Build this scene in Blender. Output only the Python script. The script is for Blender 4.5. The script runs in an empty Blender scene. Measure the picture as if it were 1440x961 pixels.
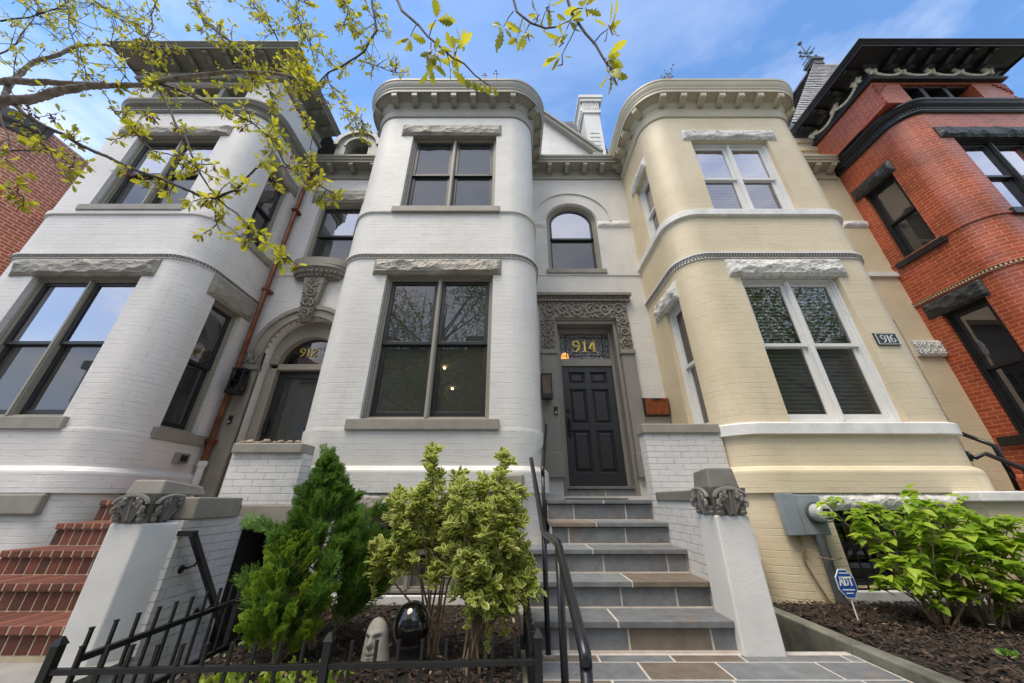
import bpy, bmesh, math, random
from mathutils import Vector, Matrix, noise as mn
random.seed(7)
R_ = math.radians
scene = bpy.context.scene
COL = scene.collection
# ------------------------------------------------------------------ camera model (used to turn measured sight lines into points on known planes)
FPX, PITCH, EYE = 475.0, R_(25.1), 0.95
CP, SP = math.cos(PITCH), math.sin(PITCH)
def ray(px, py):
    u = (px - 720) / FPX; v = (480.5 - py) / FPX
    return u, CP - v * SP, SP + v * CP
def on_y(px, py, Y):
    r = ray(px, py); k = Y / r[1]
    return Vector((r[0] * k, Y, EYE + r[2] * k))
def on_z(px, py, z):
    r = ray(px, py); k = (z - EYE) / r[2]
    return Vector((r[0] * k, r[1] * k, z))

# ------------------------------------------------------------------ object helpers
def tag(o, label=None, cat=None, group=None, kind=None):
    if label: o['label'] = label
    if cat: o['category'] = cat
    if group: o['group'] = group
    if kind: o['kind'] = kind
    return o
def empty(name, loc, label, cat, group=None):
    o = bpy.data.objects.new(name, None); COL.objects.link(o)
    o.location = loc; o.empty_display_size = .2
    return tag(o, label, cat, group)
def wloc(p):
    v = Vector(p.location)
    if p.parent: v = v + wloc(p.parent) + p.matrix_parent_inverse.translation
    return v
class MB:
    def __init__(s):
        s.v = []; s.f = []; s.m = []; s.uv = {}; s.c = None
    def pt(s, p):
        s.v.append(tuple(p)); return len(s.v) - 1
    def face(s, idx, m=0, uv=None):
        s.f.append(tuple(idx)); s.m.append(m)
        if uv: s.uv[len(s.f) - 1] = uv
    def quad(s, a, b, c, d, m=0, uv=None):
        n = len(s.v); s.v += [tuple(a), tuple(b), tuple(c), tuple(d)]; s.face((n, n + 1, n + 2, n + 3), m, uv)
    def tri(s, a, b, c, m=0):
        n = len(s.v); s.v += [tuple(a), tuple(b), tuple(c)]; s.face((n, n + 1, n + 2), m)
    def hexa(s, P, m=0):
        n = len(s.v); s.v += [tuple(p) for p in P]
        for q in ((0, 3, 2, 1), (4, 5, 6, 7), (0, 1, 5, 4), (1, 2, 6, 5), (2, 3, 7, 6), (3, 0, 4, 7)):
            s.face([n + i for i in q], m)
    def box(s, x0, x1, y0, y1, z0, z1, m=0):
        s.hexa([(x0, y0, z0), (x1, y0, z0), (x1, y1, z0), (x0, y1, z0), (x0, y0, z1), (x1, y0, z1), (x1, y1, z1), (x0, y1, z1)], m)
    def tube(s, pts, rad, n=6, m=0, cap=True):
        pts = [Vector(p) for p in pts]
        if not isinstance(rad, (list, tuple)): rad = [rad] * len(pts)
        base = len(s.v); prev = None
        for i, p in enumerate(pts):
            t = (pts[min(i + 1, len(pts) - 1)] - pts[max(i - 1, 0)])
            if t.length < 1e-9: t = Vector((0, 0, 1))
            t.normalize()
            if prev is None:
                a = t.orthogonal().normalized()
            else:
                a = prev - t * prev.dot(t)
                a = a.normalized() if a.length > 1e-6 else t.orthogonal().normalized()
            prev = a; b = t.cross(a)
            for k in range(n):
                an = 2 * math.pi * k / n
                s.v.append(tuple(p + (a * math.cos(an) + b * math.sin(an)) * rad[i]))
        for i in range(len(pts) - 1):
            for k in range(n):
                k2 = (k + 1) % n
                s.face((base + i * n + k, base + i * n + k2, base + (i + 1) * n + k2, base + (i + 1) * n + k), m)
        if cap:
            s.face([base + k for k in range(n)][::-1], m)
            s.face([base + (len(pts) - 1) * n + k for k in range(n)], m)
    def lathe(s, c, prof, n=24, m=0):
        base = len(s.v)
        for r, z in prof:
            for k in range(n):
                a = 2 * math.pi * k / n
                s.v.append((c[0] + r * math.cos(a), c[1] + r * math.sin(a), c[2] + z))
        for i in range(len(prof) - 1):
            for k in range(n):
                k2 = (k + 1) % n
                s.face((base + i * n + k, base + i * n + k2, base + (i + 1) * n + k2, base + (i + 1) * n + k), m)
        s.face([base + k for k in range(n)][::-1], m); s.face([base + (len(prof) - 1) * n + k for k in range(n)], m)
    def blob(s, c, r, seed=0, amp=.2, n=8, m=0):
        base = len(s.v); c = Vector(c); r = Vector(r)
        for i in range(1, n):
            th = math.pi * i / n
            for k in range(2 * n):
                ph = math.pi * k / n
                d = Vector((math.sin(th) * math.cos(ph), math.sin(th) * math.sin(ph), math.cos(th)))
                w = 1 + amp * mn.noise(d * 1.7 + Vector((seed * 3.1, seed, 0)))
                s.v.append((c.x + d.x * r.x * w, c.y + d.y * r.y * w, c.z + d.z * r.z * w))
        t = s.pt((c.x, c.y, c.z + r.z)); b = s.pt((c.x, c.y, c.z - r.z)); q = 2 * n
        for i in range(n - 2):
            for k in range(q):
                s.face((base + i * q + k, base + (i + 1) * q + k, base + (i + 1) * q + (k + 1) % q, base + i * q + (k + 1) % q), m)
        for k in range(q):
            s.face((t, base + k, base + (k + 1) % q), m)
            s.face((b, base + (n - 2) * q + (k + 1) % q, base + (n - 2) * q + k), m)
    def build(s, name, mat, parent=None, smooth=False, bevel=0, fix=True):
        me = bpy.data.meshes.new(name); me.from_pydata(s.v, [], s.f)
        for mm in (mat if isinstance(mat, (list, tuple)) else [mat]): me.materials.append(mm)
        me.polygons.foreach_set('material_index', s.m); me.validate()
        if s.uv:
            ul = me.uv_layers.new(name='UVMap')
            for fi, uvs in s.uv.items():
                p = me.polygons[fi]
                for li, uv in zip(p.loop_indices, uvs): ul.data[li].uv = uv
        if s.c is not None:
            ca = me.color_attributes.new('tint', 'FLOAT_COLOR', 'CORNER')
            for p in me.polygons:
                q = s.c.get(p.index, (1, 1, 1, 1))
                for li in p.loop_indices: ca.data[li].color = q
        if smooth: me.polygons.foreach_set('use_smooth', [True] * len(me.polygons))
        me.update()
        o = bpy.data.objects.new(name, me); COL.objects.link(o)
        if bevel:
            b = o.modifiers.new('Bevel', 'BEVEL'); b.width = bevel; b.segments = 2; b.limit_method = 'ANGLE'; b.angle_limit = R_(50)
        adopt(o, parent)
        return o
def adopt(o, parent):
    if parent is not None:
        o.parent = parent
        w = wloc(parent)
        o.matrix_parent_inverse = Matrix.Translation(-w)
class Fr:
    """local frame on a wall: lx along the wall, d inwards, z up"""
    def __init__(s, o, xd=(1, 0), nd=(0, -1)):
        s.o = Vector(o); s.x = Vector((xd[0], xd[1], 0)); s.n = Vector((nd[0], nd[1], 0))
    def p(s, lx, d, z): return s.o + s.x * lx - s.n * d + Vector((0, 0, z))
    def box(s, mb, x0, x1, d0, d1, z0, z1, m=0):
        mb.hexa([s.p(x0, d0, z0), s.p(x1, d0, z0), s.p(x1, d1, z0), s.p(x0, d1, z0), s.p(x0, d0, z1), s.p(x1, d0, z1), s.p(x1, d1, z1), s.p(x0, d1, z1)], m)
    def ring(s, mb, x0, x1, d0, d1, z0, z1, w, m=0, wb=None):
        wb = w if wb is None else wb
        s.box(mb, x0, x0 + w, d0, d1, z0, z1, m); s.box(mb, x1 - w, x1, d0, d1, z0, z1, m)
        s.box(mb, x0 + w, x1 - w, d0, d1, z1 - w, z1, m)
        if wb: s.box(mb, x0 + w, x1 - w, d0, d1, z0, z0 + wb, m)

# ------------------------------------------------------------------ materials
def new_mat(name):
    m = bpy.data.materials.new(name); m.use_nodes = True
    nt = m.node_tree; b = nt.nodes['Principled BSDF']
    return m, nt, b
def N(nt, t, **k):
    n = nt.nodes.new(t)
    for a, v in k.items():
        if a in n.inputs.keys() if hasattr(n.inputs, 'keys') else False: n.inputs[a].default_value = v
        else: setattr(n, a, v)
    return n
def ramp(nt, src, stops):
    r = nt.nodes.new('ShaderNodeValToRGB'); cr = r.color_ramp
    while len(cr.elements) < len(stops): cr.elements.new(.5)
    for e, (p, c) in zip(cr.elements, stops):
        e.position = p; e.color = (*c, 1) if len(c) == 3 else c
    nt.links.new(src, r.inputs[0]); return r
def coord(nt, kind='Object', scale=(1, 1, 1)):
    tc = nt.nodes.new('ShaderNodeTexCoord'); mp = nt.nodes.new('ShaderNodeMapping')
    mp.inputs['Scale'].default_value = scale
    nt.links.new(tc.outputs[kind], mp.inputs[0]); return mp.outputs[0]
def noise(nt, vec, scale, detail=4, rough=.55):
    n = nt.nodes.new('ShaderNodeTexNoise'); n.inputs['Scale'].default_value = scale
    n.inputs['Detail'].default_value = detail; n.inputs['Roughness'].default_value = rough
    nt.links.new(vec, n.inputs['Vector']); return n.outputs['Fac']
def mix(nt, fac, a, b, mode='MIX'):
    m = nt.nodes.new('ShaderNodeMix'); m.data_type = 'RGBA'; m.blend_type = mode
    for sock, val in ((m.inputs['Factor'], fac), (m.inputs['A'], a), (m.inputs['B'], b)):
        if hasattr(val, 'links'): nt.links.new(val, sock)
        else: sock.default_value = val if not isinstance(val, tuple) else ((*val, 1) if len(val) == 3 else val)
    return m.outputs['Result']
def math_(nt, op, a, b=0.):
    m = nt.nodes.new('ShaderNodeMath'); m.operation = op
    for s_, v in ((m.inputs[0], a), (m.inputs[1], b)):
        if hasattr(v, 'links'): nt.links.new(v, s_)
        else: s_.default_value = v
    return m.outputs[0]
def bump(nt, b, h, strength=.5, dist=.01, prev=None):
    n = nt.nodes.new('ShaderNodeBump'); n.inputs['Strength'].default_value = strength; n.inputs['Distance'].default_value = dist
    nt.links.new(h, n.inputs['Height'])
    if prev is not None: nt.links.new(prev, n.inputs['Normal'])
    if b is not None: nt.links.new(n.outputs[0], b.inputs['Normal'])
    return n.outputs[0]
def plain(name, c, rough=.6, var=.12, nscale=6, bs=.15, bd=.004, bscale=60, metal=0, spec=.5):
    m, nt, b = new_mat(name); v = coord(nt)
    f = noise(nt, v, nscale, 6)
    lo = tuple(x * (1 - var) for x in c); hi = tuple(min(1, x * (1 + var)) for x in c)
    r = ramp(nt, f, [(.3, lo), (.7, hi)])
    nt.links.new(r.outputs[0], b.inputs['Base Color'])
    b.inputs['Roughness'].default_value = rough; b.inputs['Metallic'].default_value = metal
    b.inputs['Specular IOR Level'].default_value = spec
    if bs: bump(nt, b, noise(nt, v, bscale, 5), bs, bd)
    return m
def painted_brick(name, c, dirt, bw=.206, rh=.0677, strength=.55, perp=(.53, .70)):
    m, nt, b = new_mat(name); uv = coord(nt, 'UV'); ob = coord(nt)
    br = nt.nodes.new('ShaderNodeTexBrick')
    br.inputs['Scale'].default_value = 1; br.inputs['Brick Width'].default_value = bw; br.inputs['Row Height'].default_value = rh
    br.inputs['Mortar Size'].default_value = .0045; br.inputs['Mortar Smooth'].default_value = .6; br.inputs['Bias'].default_value = 0
    br.inputs['Color1'].default_value = (1, 1, 1, 1); br.inputs['Color2'].default_value = (.88, .88, .88, 1); br.inputs['Mortar'].default_value = (0, 0, 0, 1)
    # wobble the courses a little
    nz = nt.nodes.new('ShaderNodeTexNoise'); nz.inputs['Scale'].default_value = 2.2; nt.links.new(uv, nz.inputs['Vector'])
    vm = nt.nodes.new('ShaderNodeVectorMath'); vm.operation = 'MULTIPLY_ADD'; vm.inputs[1].default_value = (.018, .018, 0)
    nt.links.new(nz.outputs['Color'], vm.inputs[0]); nt.links.new(uv, vm.inputs[2]); nt.links.new(vm.outputs[0], br.inputs['Vector'])
    bh = nt.nodes.new('ShaderNodeTexBrick'); bh.inputs['Scale'].default_value = 1; bh.inputs['Brick Width'].default_value = 400; bh.inputs['Row Height'].default_value = rh
    bh.inputs['Mortar Size'].default_value = .0045; bh.inputs['Mortar Smooth'].default_value = .7
    for k_, v_ in (('Color1', 1), ('Color2', 1), ('Mortar', 0)): bh.inputs[k_].default_value = (v_, v_, v_, 1)
    nt.links.new(vm.outputs[0], bh.inputs['Vector'])
    big = noise(nt, ob, 1.1, 6, .6); fine = noise(nt, uv, 22, 5, .6)
    fill = ramp(nt, noise(nt, coord(nt, 'UV', (2.6, 16, 1)), 1, 5), [(.42, (0, 0, 0)), (.64, (1, 1, 1))])
    fill2 = ramp(nt, noise(nt, coord(nt, 'UV', (5.5, 17, 3)), 1, 4), [(perp[0], (0, 0, 0)), (perp[1], (1, 1, 1))])
    jt = math_(nt, 'MAXIMUM', math_(nt, 'MULTIPLY', bh.outputs['Fac'], fill.outputs[0]), math_(nt, 'MULTIPLY', br.outputs['Fac'], math_(nt, 'MULTIPLY', fill2.outputs[0], .8)))   # paint fills many joints
    mort = math_(nt, 'ADD', jt, math_(nt, 'MULTIPLY', br.outputs['Fac'], .12))
    base = ramp(nt, big, [(.3, dirt), (.62, c)])
    col = mix(nt, math_(nt, 'MULTIPLY', jt, .5), base.outputs[0], tuple(x * .5 for x in dirt))
    # rain streaks and chips
    st = ramp(nt, noise(nt, coord(nt, 'UV', (7, .7, 1)), 1, 6, .7), [(.55, (0, 0, 0)), (.85, (1, 1, 1))])
    col = mix(nt, math_(nt, 'MULTIPLY', st.outputs[0], .46), col, tuple(x * .72 for x in dirt))
    sp = ramp(nt, noise(nt, uv, 31, 2, .5), [(.70, (0, 0, 0)), (.74, (1, 1, 1))])
    col = mix(nt, math_(nt, 'MULTIPLY', sp.outputs[0], .25), col, tuple(x * .55 for x in dirt))
    nt.links.new(col, b.inputs['Base Color'])
    b.inputs['Roughness'].default_value = .52
    hh = math_(nt, 'SUBTRACT', math_(nt, 'MULTIPLY', fine, .35), mort)
    n1 = bump(nt, None, noise(nt, uv, 5, 3), .25, .02)
    bump(nt, b, hh, strength, .006, n1)
    return m
def red_brick(name, c1, c2, mortar, msize, rough=.5, bw=.206, rh=.0677):
    m, nt, b = new_mat(name); uv = coord(nt, 'UV'); ob = coord(nt)
    br = nt.nodes.new('ShaderNodeTexBrick')
    br.inputs['Scale'].default_value = 1; br.inputs['Brick Width'].default_value = bw; br.inputs['Row Height'].default_value = rh
    br.inputs['Mortar Size'].default_value = msize; br.inputs['Mortar Smooth'].default_value = .3; br.inputs['Bias'].default_value = -.2
    br.inputs['Color1'].default_value = (*c1, 1); br.inputs['Color2'].default_value = (*c2, 1); br.inputs['Mortar'].default_value = (*mortar, 1)
    nt.links.new(uv, br.inputs['Vector'])
    f = ramp(nt, noise(nt, ob, 1.4, 6, .65), [(.3, (.62, .58, .58)), (.7, (1.22, 1.15, 1.1))])
    col = mix(nt, 1.0, br.outputs['Color'], f.outputs[0], 'MULTIPLY')
    f2 = ramp(nt, noise(nt, uv, 40, 4), [(.3, (.8, .8, .8)), (.7, (1.15, 1.15, 1.15))])
    col = mix(nt, 1.0, col, f2.outputs[0], 'MULTIPLY')
    nt.links.new(col, b.inputs['Base Color']); b.inputs['Roughness'].default_value = rough
    hh = math_(nt, 'SUBTRACT', math_(nt, 'MULTIPLY', noise(nt, uv, 60, 4), .4), br.outputs['Fac'])
    bump(nt, b, hh, .6, .005)
    return m
def glass_mat(name, tint, base_refl, wav=.02, fk=1.7, mesh=0):
    m, nt, b = new_mat(name); nt.nodes.remove(b)
    out = nt.nodes['Material Output']
    tr = nt.nodes.new('ShaderNodeBsdfTransparent'); tr.inputs[0].default_value = (*tint, 1)
    gl = nt.nodes.new('ShaderNodeBsdfGlossy'); gl.inputs['Roughness'].default_value = .015; gl.inputs['Color'].default_value = (.93, .91, .96, 1)
    fr = nt.nodes.new('ShaderNodeFresnel'); fr.inputs['IOR'].default_value = 1.5
    v = coord(nt); n = bump(nt, None, noise(nt, v, 2.2, 2), wav, .05)
    nt.links.new(n, gl.inputs['Normal'])
    fac = math_(nt, 'MINIMUM', math_(nt, 'ADD', math_(nt, 'MULTIPLY', fr.outputs[0], fk), base_refl), 1.0)
    ms = nt.nodes.new('ShaderNodeMixShader'); nt.links.new(fac, ms.inputs[0]); nt.links.new(tr.outputs[0], ms.inputs[1]); nt.links.new(gl.outputs[0], ms.inputs[2])
    last = ms.outputs[0]
    if mesh:      # grey film: insect mesh on windows, painted pale reflection on the door pane
        df = nt.nodes.new('ShaderNodeBsdfDiffuse'); df.inputs[0].default_value = (.105, .11, .10, 1)
        m2 = nt.nodes.new('ShaderNodeMixShader'); m2.inputs[0].default_value = mesh
        nt.links.new(last, m2.inputs[1]); nt.links.new(df.outputs[0], m2.inputs[2]); last = m2.outputs[0]
    nt.links.new(last, out.inputs[0])
    return m
def leaf_mat(name, c, c2, trans=.35, rough=.45):
    m, nt, b = new_mat(name)
    v = coord(nt); f = noise(nt, v, 9, 3)
    geo = nt.nodes.new('ShaderNodeNewGeometry')
    f = math_(nt, 'ADD', math_(nt, 'MULTIPLY', f, .5), math_(nt, 'MULTIPLY', geo.outputs['Random Per Island'], .55))
    r = ramp(nt, f, [(.25, c), (.75, c2)])
    nt.links.new(r.outputs[0], b.inputs['Base Color']); b.inputs['Roughness'].default_value = rough
    t = nt.nodes.new('ShaderNodeBsdfTranslucent'); nt.links.new(r.outputs[0], t.inputs[0])
    ms = nt.nodes.new('ShaderNodeMixShader'); ms.inputs[0].default_value = trans
    nt.links.new(b.outputs[0], ms.inputs[1]); nt.links.new(t.outputs[0], ms.inputs[2])
    nt.links.new(ms.outputs[0], nt.nodes['Material Output'].inputs[0])
    return m
def emit_mat(name, c, s):
    m, nt, b = new_mat(name); b.inputs['Base Color'].default_value = (*c, 1)
    b.inputs['Emission Color'].default_value = (*c, 1); b.inputs['Emission Strength'].default_value = s
    return m
def stone_mat(name):
    """bluestone with rusty patches; slab tint comes from the mesh"""
    m, nt, b = new_mat(name); v = coord(nt); at = nt.nodes.new('ShaderNodeVertexColor'); at.layer_name = 'tint'
    pat = ramp(nt, noise(nt, coord(nt, 'Object', (1, 1, .6)), 2.6, 5, .55), [(.60, (0, 0, 0)), (.68, (1, 1, 1))])
    fine = ramp(nt, noise(nt, v, 9, 9, .72), [(.3, (.70, .70, .70)), (.7, (1.24, 1.24, 1.24))])
    base = mix(nt, math_(nt, 'MULTIPLY', pat.outputs[0], .55), at.outputs[0], (.20, .145, .095))
    col = mix(nt, 1.0, base, fine.outputs[0], 'MULTIPLY')
    nt.links.new(col, b.inputs['Base Color']); b.inputs['Roughness'].default_value = .6
    bump(nt, b, noise(nt, v, 18, 6, .6), .3, .008)
    return m
M = {}
M['white_a'] = painted_brick('painted white brick', (.70, .685, .65), (.59, .575, .54))
M['white_b'] = painted_brick('painted pale grey brick', (.75, .725, .70), (.66, .635, .61), strength=.75, perp=(.47, .66))
M['white_rough'] = painted_brick('rough white brick', (.72, .70, .68), (.56, .55, .53), strength=1.0, perp=(.34, .52))
M['cream'] = painted_brick('painted cream brick', (.70, .60, .42), (.60, .50, .335))
M['red'] = red_brick('red glazed brick', (.44, .094, .042), (.31, .060, .030), (.66, .36, .18), .0042, .40)
M['red_far'] = red_brick('old red brick', (.60, .23, .14), (.47, .165, .105), (.84, .67, .55), .011, .75)
def tinted(name, rough=.7):
    m, nt, b = new_mat(name); v = coord(nt); at = nt.nodes.new('ShaderNodeVertexColor'); at.layer_name = 'tint'
    f = ramp(nt, noise(nt, v, 30, 6, .65), [(.3, (.7, .7, .7)), (.7, (1.25, 1.2, 1.15))])
    nt.links.new(mix(nt, 1.0, at.outputs[0], f.outputs[0], 'MULTIPLY'), b.inputs['Base Color']); b.inputs['Roughness'].default_value = rough
    bump(nt, b, noise(nt, v, 50, 5), .4, .005); return m
M['brick_step'] = tinted('brick paver')
M['red_plain'] = plain('rubbed red brick', (.36, .075, .036), .5, .3, 10, .3, .004)
M['mortar'] = plain('lime mortar', (.50, .42, .30), .9, .15, 12, .3, .004)
M['mortar_grey'] = plain('pale pointing', (.52, .47, .42), .9, .12, 12, .3, .004)
M['trim'] = plain('grey painted stone', (.285, .262, .222), .55, .14, 5, .3, .006, 45)
M['trim_dk'] = plain('dark grey stone', (.19, .178, .155), .6, .2, 6, .35, .006, 40)
M['stonecarve'] = plain('carved grey stone', (.235, .215, .185), .6, .22, 14, .4, .006, 70)
M['cornice_a'] = plain('taupe painted wood', (.30, .285, .24), .5, .08, 3, .1, .003)
M['cornice_b'] = plain('olive grey painted wood', (.215, .205, .165), .5, .1, 3, .1, .003)
M['cornice_c'] = plain('buff painted wood', (.50, .44, .315), .5, .08, 3, .1, .003)
M['black'] = plain('black painted wood', (.016, .016, .018), .4, .3, 6, .15, .003)
M['blackstone'] = plain('black painted stone', (.026, .028, .030), .5, .4, 12, .4, .006)
M['white_rock'] = plain('weathered white rock face', (.60, .585, .55), .75, .30, 13, .6, .008, 38)
M['white_stone'] = plain('white painted stone', (.74, .73, .71), .6, .12, 7, .4, .006, 40)
M['frame_g'] = plain('taupe window frame', (.30, .28, .23), .45, .06, 3, .08, .002)
M['sash_k'] = plain('black sash', (.018, .019, .022), .4, .15, 4, 0)
M['sash_w'] = plain('white sash', (.70, .70, .68), .4, .05, 4, 0)
M['door_k'] = plain('charcoal door paint', (.028, .029, .033), .38, .1, 4, .08, .002)
M['frame_door'] = plain('grey door frame', (.245, .23, .205), .45, .06, 4, .08, .002)
M['iron'] = plain('black iron', (.012, .012, .013), .38, .3, 20, .15, .002, 90)
M['rail'] = plain('black railing paint', (.014, .014, .016), .3, .2, 12, .1, .002, 90)
M['copper'] = plain('aged copper', (.20, .075, .040), .4, .35, 7, .1, .002, 30, .6)
M['stucco'] = plain('white render', (.69, .68, .655), .75, .09, 3, .32, .006, 38)
M['slate'] = plain('roof slate', (.36, .345, .335), .6, .35, 7, .3, .006, 25)
M['slate_dk'] = plain('dark slate', (.075, .078, .085), .55, .3, 6, .3, .006, 25)
M['garland'] = plain('cream garland paint', (.80, .75, .60), .6, .12, 12, .2, .004)
M['stone'] = stone_mat('bluestone')
M['curb'] = plain('mossy kerb stone', (.15, .15, .118), .85, .45, 5, .5, .008, 30)
M['dark_slab'] = plain('dark stone slab', (.055, .060, .062), .55, .35, 4, .3, .006, 20)  # dark grey slate tone of the areaway floors and front steps
M['concrete'] = plain('old concrete', (.30, .285, .26), .85, .2, 4, .4, .006, 30)
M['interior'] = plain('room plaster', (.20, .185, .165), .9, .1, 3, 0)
M['blind'] = plain('blind slat', (.72, .71, .69), .6, .08, 8, 0)
M['blind_lit'] = plain('pale shade', (.62, .60, .66), .8, .05, 4, 0)
M['glass'] = glass_mat('window glass', (.62, .64, .66), .16)
M['glass_up'] = glass_mat('bright window glass', (.55, .58, .62), .32)
M['glass_b'] = glass_mat('clear glass over blinds', (.86, .88, .88), .13, .012, 1.4)
M['screen_b'] = glass_mat('screened glass over blinds', (.60, .60, .60), .05, .012, 1.2, .22)
M['screen'] = glass_mat('screened glass', (.30, .31, .33), .06)
M['screen2'] = glass_mat('insect screened glass', (.42, .425, .43), .08, .012, 1.4, .32)
M['gold'] = plain('gilt numeral', (.75, .52, .11), .3, .1, 20, 0, metal=.35)
M['pale_num'] = plain('pale numeral', (.72, .73, .72), .4, .05, 20, 0)
M['plaque'] = plain('slate plaque', (.035, .038, .045), .45, .3, 20, .2, .002)
M['walnut'] = plain('reddish wood', (.23, .060, .018), .4, .4, 18, .15, .002, 60)
M['meter_box'] = plain('galvanised grey box', (.29, .325, .36), .45, .12, 6, .05, .002, metal=.2)
M['meter_glass'] = plain('meter face', (.46, .48, .44), .2, .1, 20, 0)
M['conduit'] = plain('grey conduit', (.085, .09, .10), .45, .15, 8, .05, .002)
M['bark'] = plain('oak bark', (.24, .20, .165), .9, .5, 22, .9, .012, 45)
M['twig'] = plain('twig bark', (.060, .043, .034), .8, .3, 30, .3, .003)
M['stem'] = plain('shrub stem', (.26, .18, .11), .8, .35, 30, .3, .003)
M['oak_leaf'] = leaf_mat('young oak leaf', (.30, .32, .02), (.70, .66, .05), .55)
M['oak_leaf_red'] = leaf_mat('withered oak flower', (.14, .05, .025), (.26, .10, .045), .3)
M['tree_leaf'] = leaf_mat('street tree leaf', (.11, .18, .025), (.30, .40, .05), .5)
M['eu_green'] = leaf_mat('variegated leaf centre', (.22, .33, .035), (.38, .48, .06), .5, .35)
M['eu_yellow'] = leaf_mat('variegated leaf margin', (.86, .82, .26), (.90, .87, .45), .5, .35)
M['hyd'] = leaf_mat('hydrangea leaf', (.20, .36, .022), (.50, .64, .07), .5, .4)
M['juniper'] = leaf_mat('dark conifer spray', (.055, .155, .022), (.24, .39, .065), .4, .5)
M['thuja'] = leaf_mat('bright conifer spray', (.19, .33, .03), (.46, .60, .07), .4, .5)
M['cover'] = leaf_mat('ground cover leaf', (.20, .30, .02), (.40, .48, .05), .35)
M['soil'] = plain('bark mulch soil', (.028, .020, .015), .95, .6, 14, 1, .03, 40)
M['chip'] = leaf_mat('mulch chip', (.012, .009, .007), (.075, .045, .028), 0, .9)
M['chip_pale'] = leaf_mat('dry leaf scrap', (.16, .11, .06), (.42, .32, .19), 0, .8)
M['pebble'] = leaf_mat('pebble', (.17, .115, .075), (.38, .29, .21), 0, .6)
M['statue'] = plain('cast stone', (.36, .345, .30), .8, .2, 12, .4, .004, 60)
M['ball'] = plain('black glazed ceramic', (.006, .006, .007), .04, .1, 4, .12, .02, 5, spec=.9)
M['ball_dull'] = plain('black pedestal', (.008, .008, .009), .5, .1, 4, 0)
M['sign_blue'] = plain('blue sign', (.012, .075, .30), .4, .08, 8, 0)
M['sign_white'] = plain('white sign print', (.78, .78, .78), .5, .03, 8, 0)
M['sign_green'] = plain('lime sign print', (.36, .58, .10), .5, .03, 8, 0)
M['asphalt'] = plain('asphalt', (.055, .055, .057), .85, .2, 8, .5, .006, 120)
M['paving'] = plain('sidewalk concrete', (.36, .345, .315), .85, .12, 3, .3, .004, 60)
M['ground'] = plain('earth', (.10, .105, .06), .95, .3, 2, .4, .01, 20)
M['lamp_glass'] = glass_mat('lantern glass', (.5, .45, .4), .25)
M['lens'] = emit_mat('lit ceiling lamp', (1, .72, .38), 9)
M['globe'] = emit_mat('lit hall lamp', (1, .66, .30), 1.5)
M['door_pane'] = glass_mat('door glass with painted reflection', (.2, .2, .21), .07, .015, 1.2, .45)  # grey mixed into the glass stands in for its pale reflection
M['door_glass'] = glass_mat('dark door glass', (.10, .10, .11), .015, .02, .8)
def leaded():
    m = glass_mat('leaded glass', (.42, .28, .12), .16, .9)
    nt = m.node_tree
    for n in nt.nodes:
        if n.type == 'TEX_NOISE': n.inputs['Scale'].default_value = 26
    return m
M['leaded'] = leaded()
# ------------------------------------------------------------------ generic architecture
def bay_path(XL, XR, Yf, Yb, R, off=0., n=22, square=False, left=True, right=True):
    P = []
    if square:
        P = [(XL - off, Yb, -1, 0), (XL - off, Yf - off, -1, 0), (XL - off, Yf - off, 0, -1), (XR + off, Yf - off, 0, -1), (XR + off, Yf - off, 1, 0), (XR + off, Yb, 1, 0)]
        return P
    P.append((XL - off, Yb, -1, 0))
    for i in range(n + 1):
        a = math.pi / 2 * i / n
        nx, ny = -math.cos(a), -math.sin(a)
        P.append((XL + R + nx * (R + off), Yf + R + ny * (R + off), nx, ny))
    for i in range(n + 1):
        a = math.pi / 2 * i / n
        nx, ny = math.sin(a), -math.cos(a)
        P.append((XR - R + nx * (R + off), Yf + R + ny * (R + off), nx, ny))
    P.append((XR + off, Yb, 1, 0))
    return P
def cum(P):
    U = [0.]
    for a, b in zip(P, P[1:]): U.append(U[-1] + math.hypot(b[0] - a[0], b[1] - a[1]))
    return U
def at_u(P, U, u):
    for i in range(len(P) - 1):
        if U[i + 1] - U[i] < 1e-9: continue
        if u <= U[i + 1] + 1e-9:
            t = (u - U[i]) / (U[i + 1] - U[i])
            q = [P[i][k] * (1 - t) + P[i + 1][k] * t for k in range(4)]
            return q
    return list(P[-1])
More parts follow.
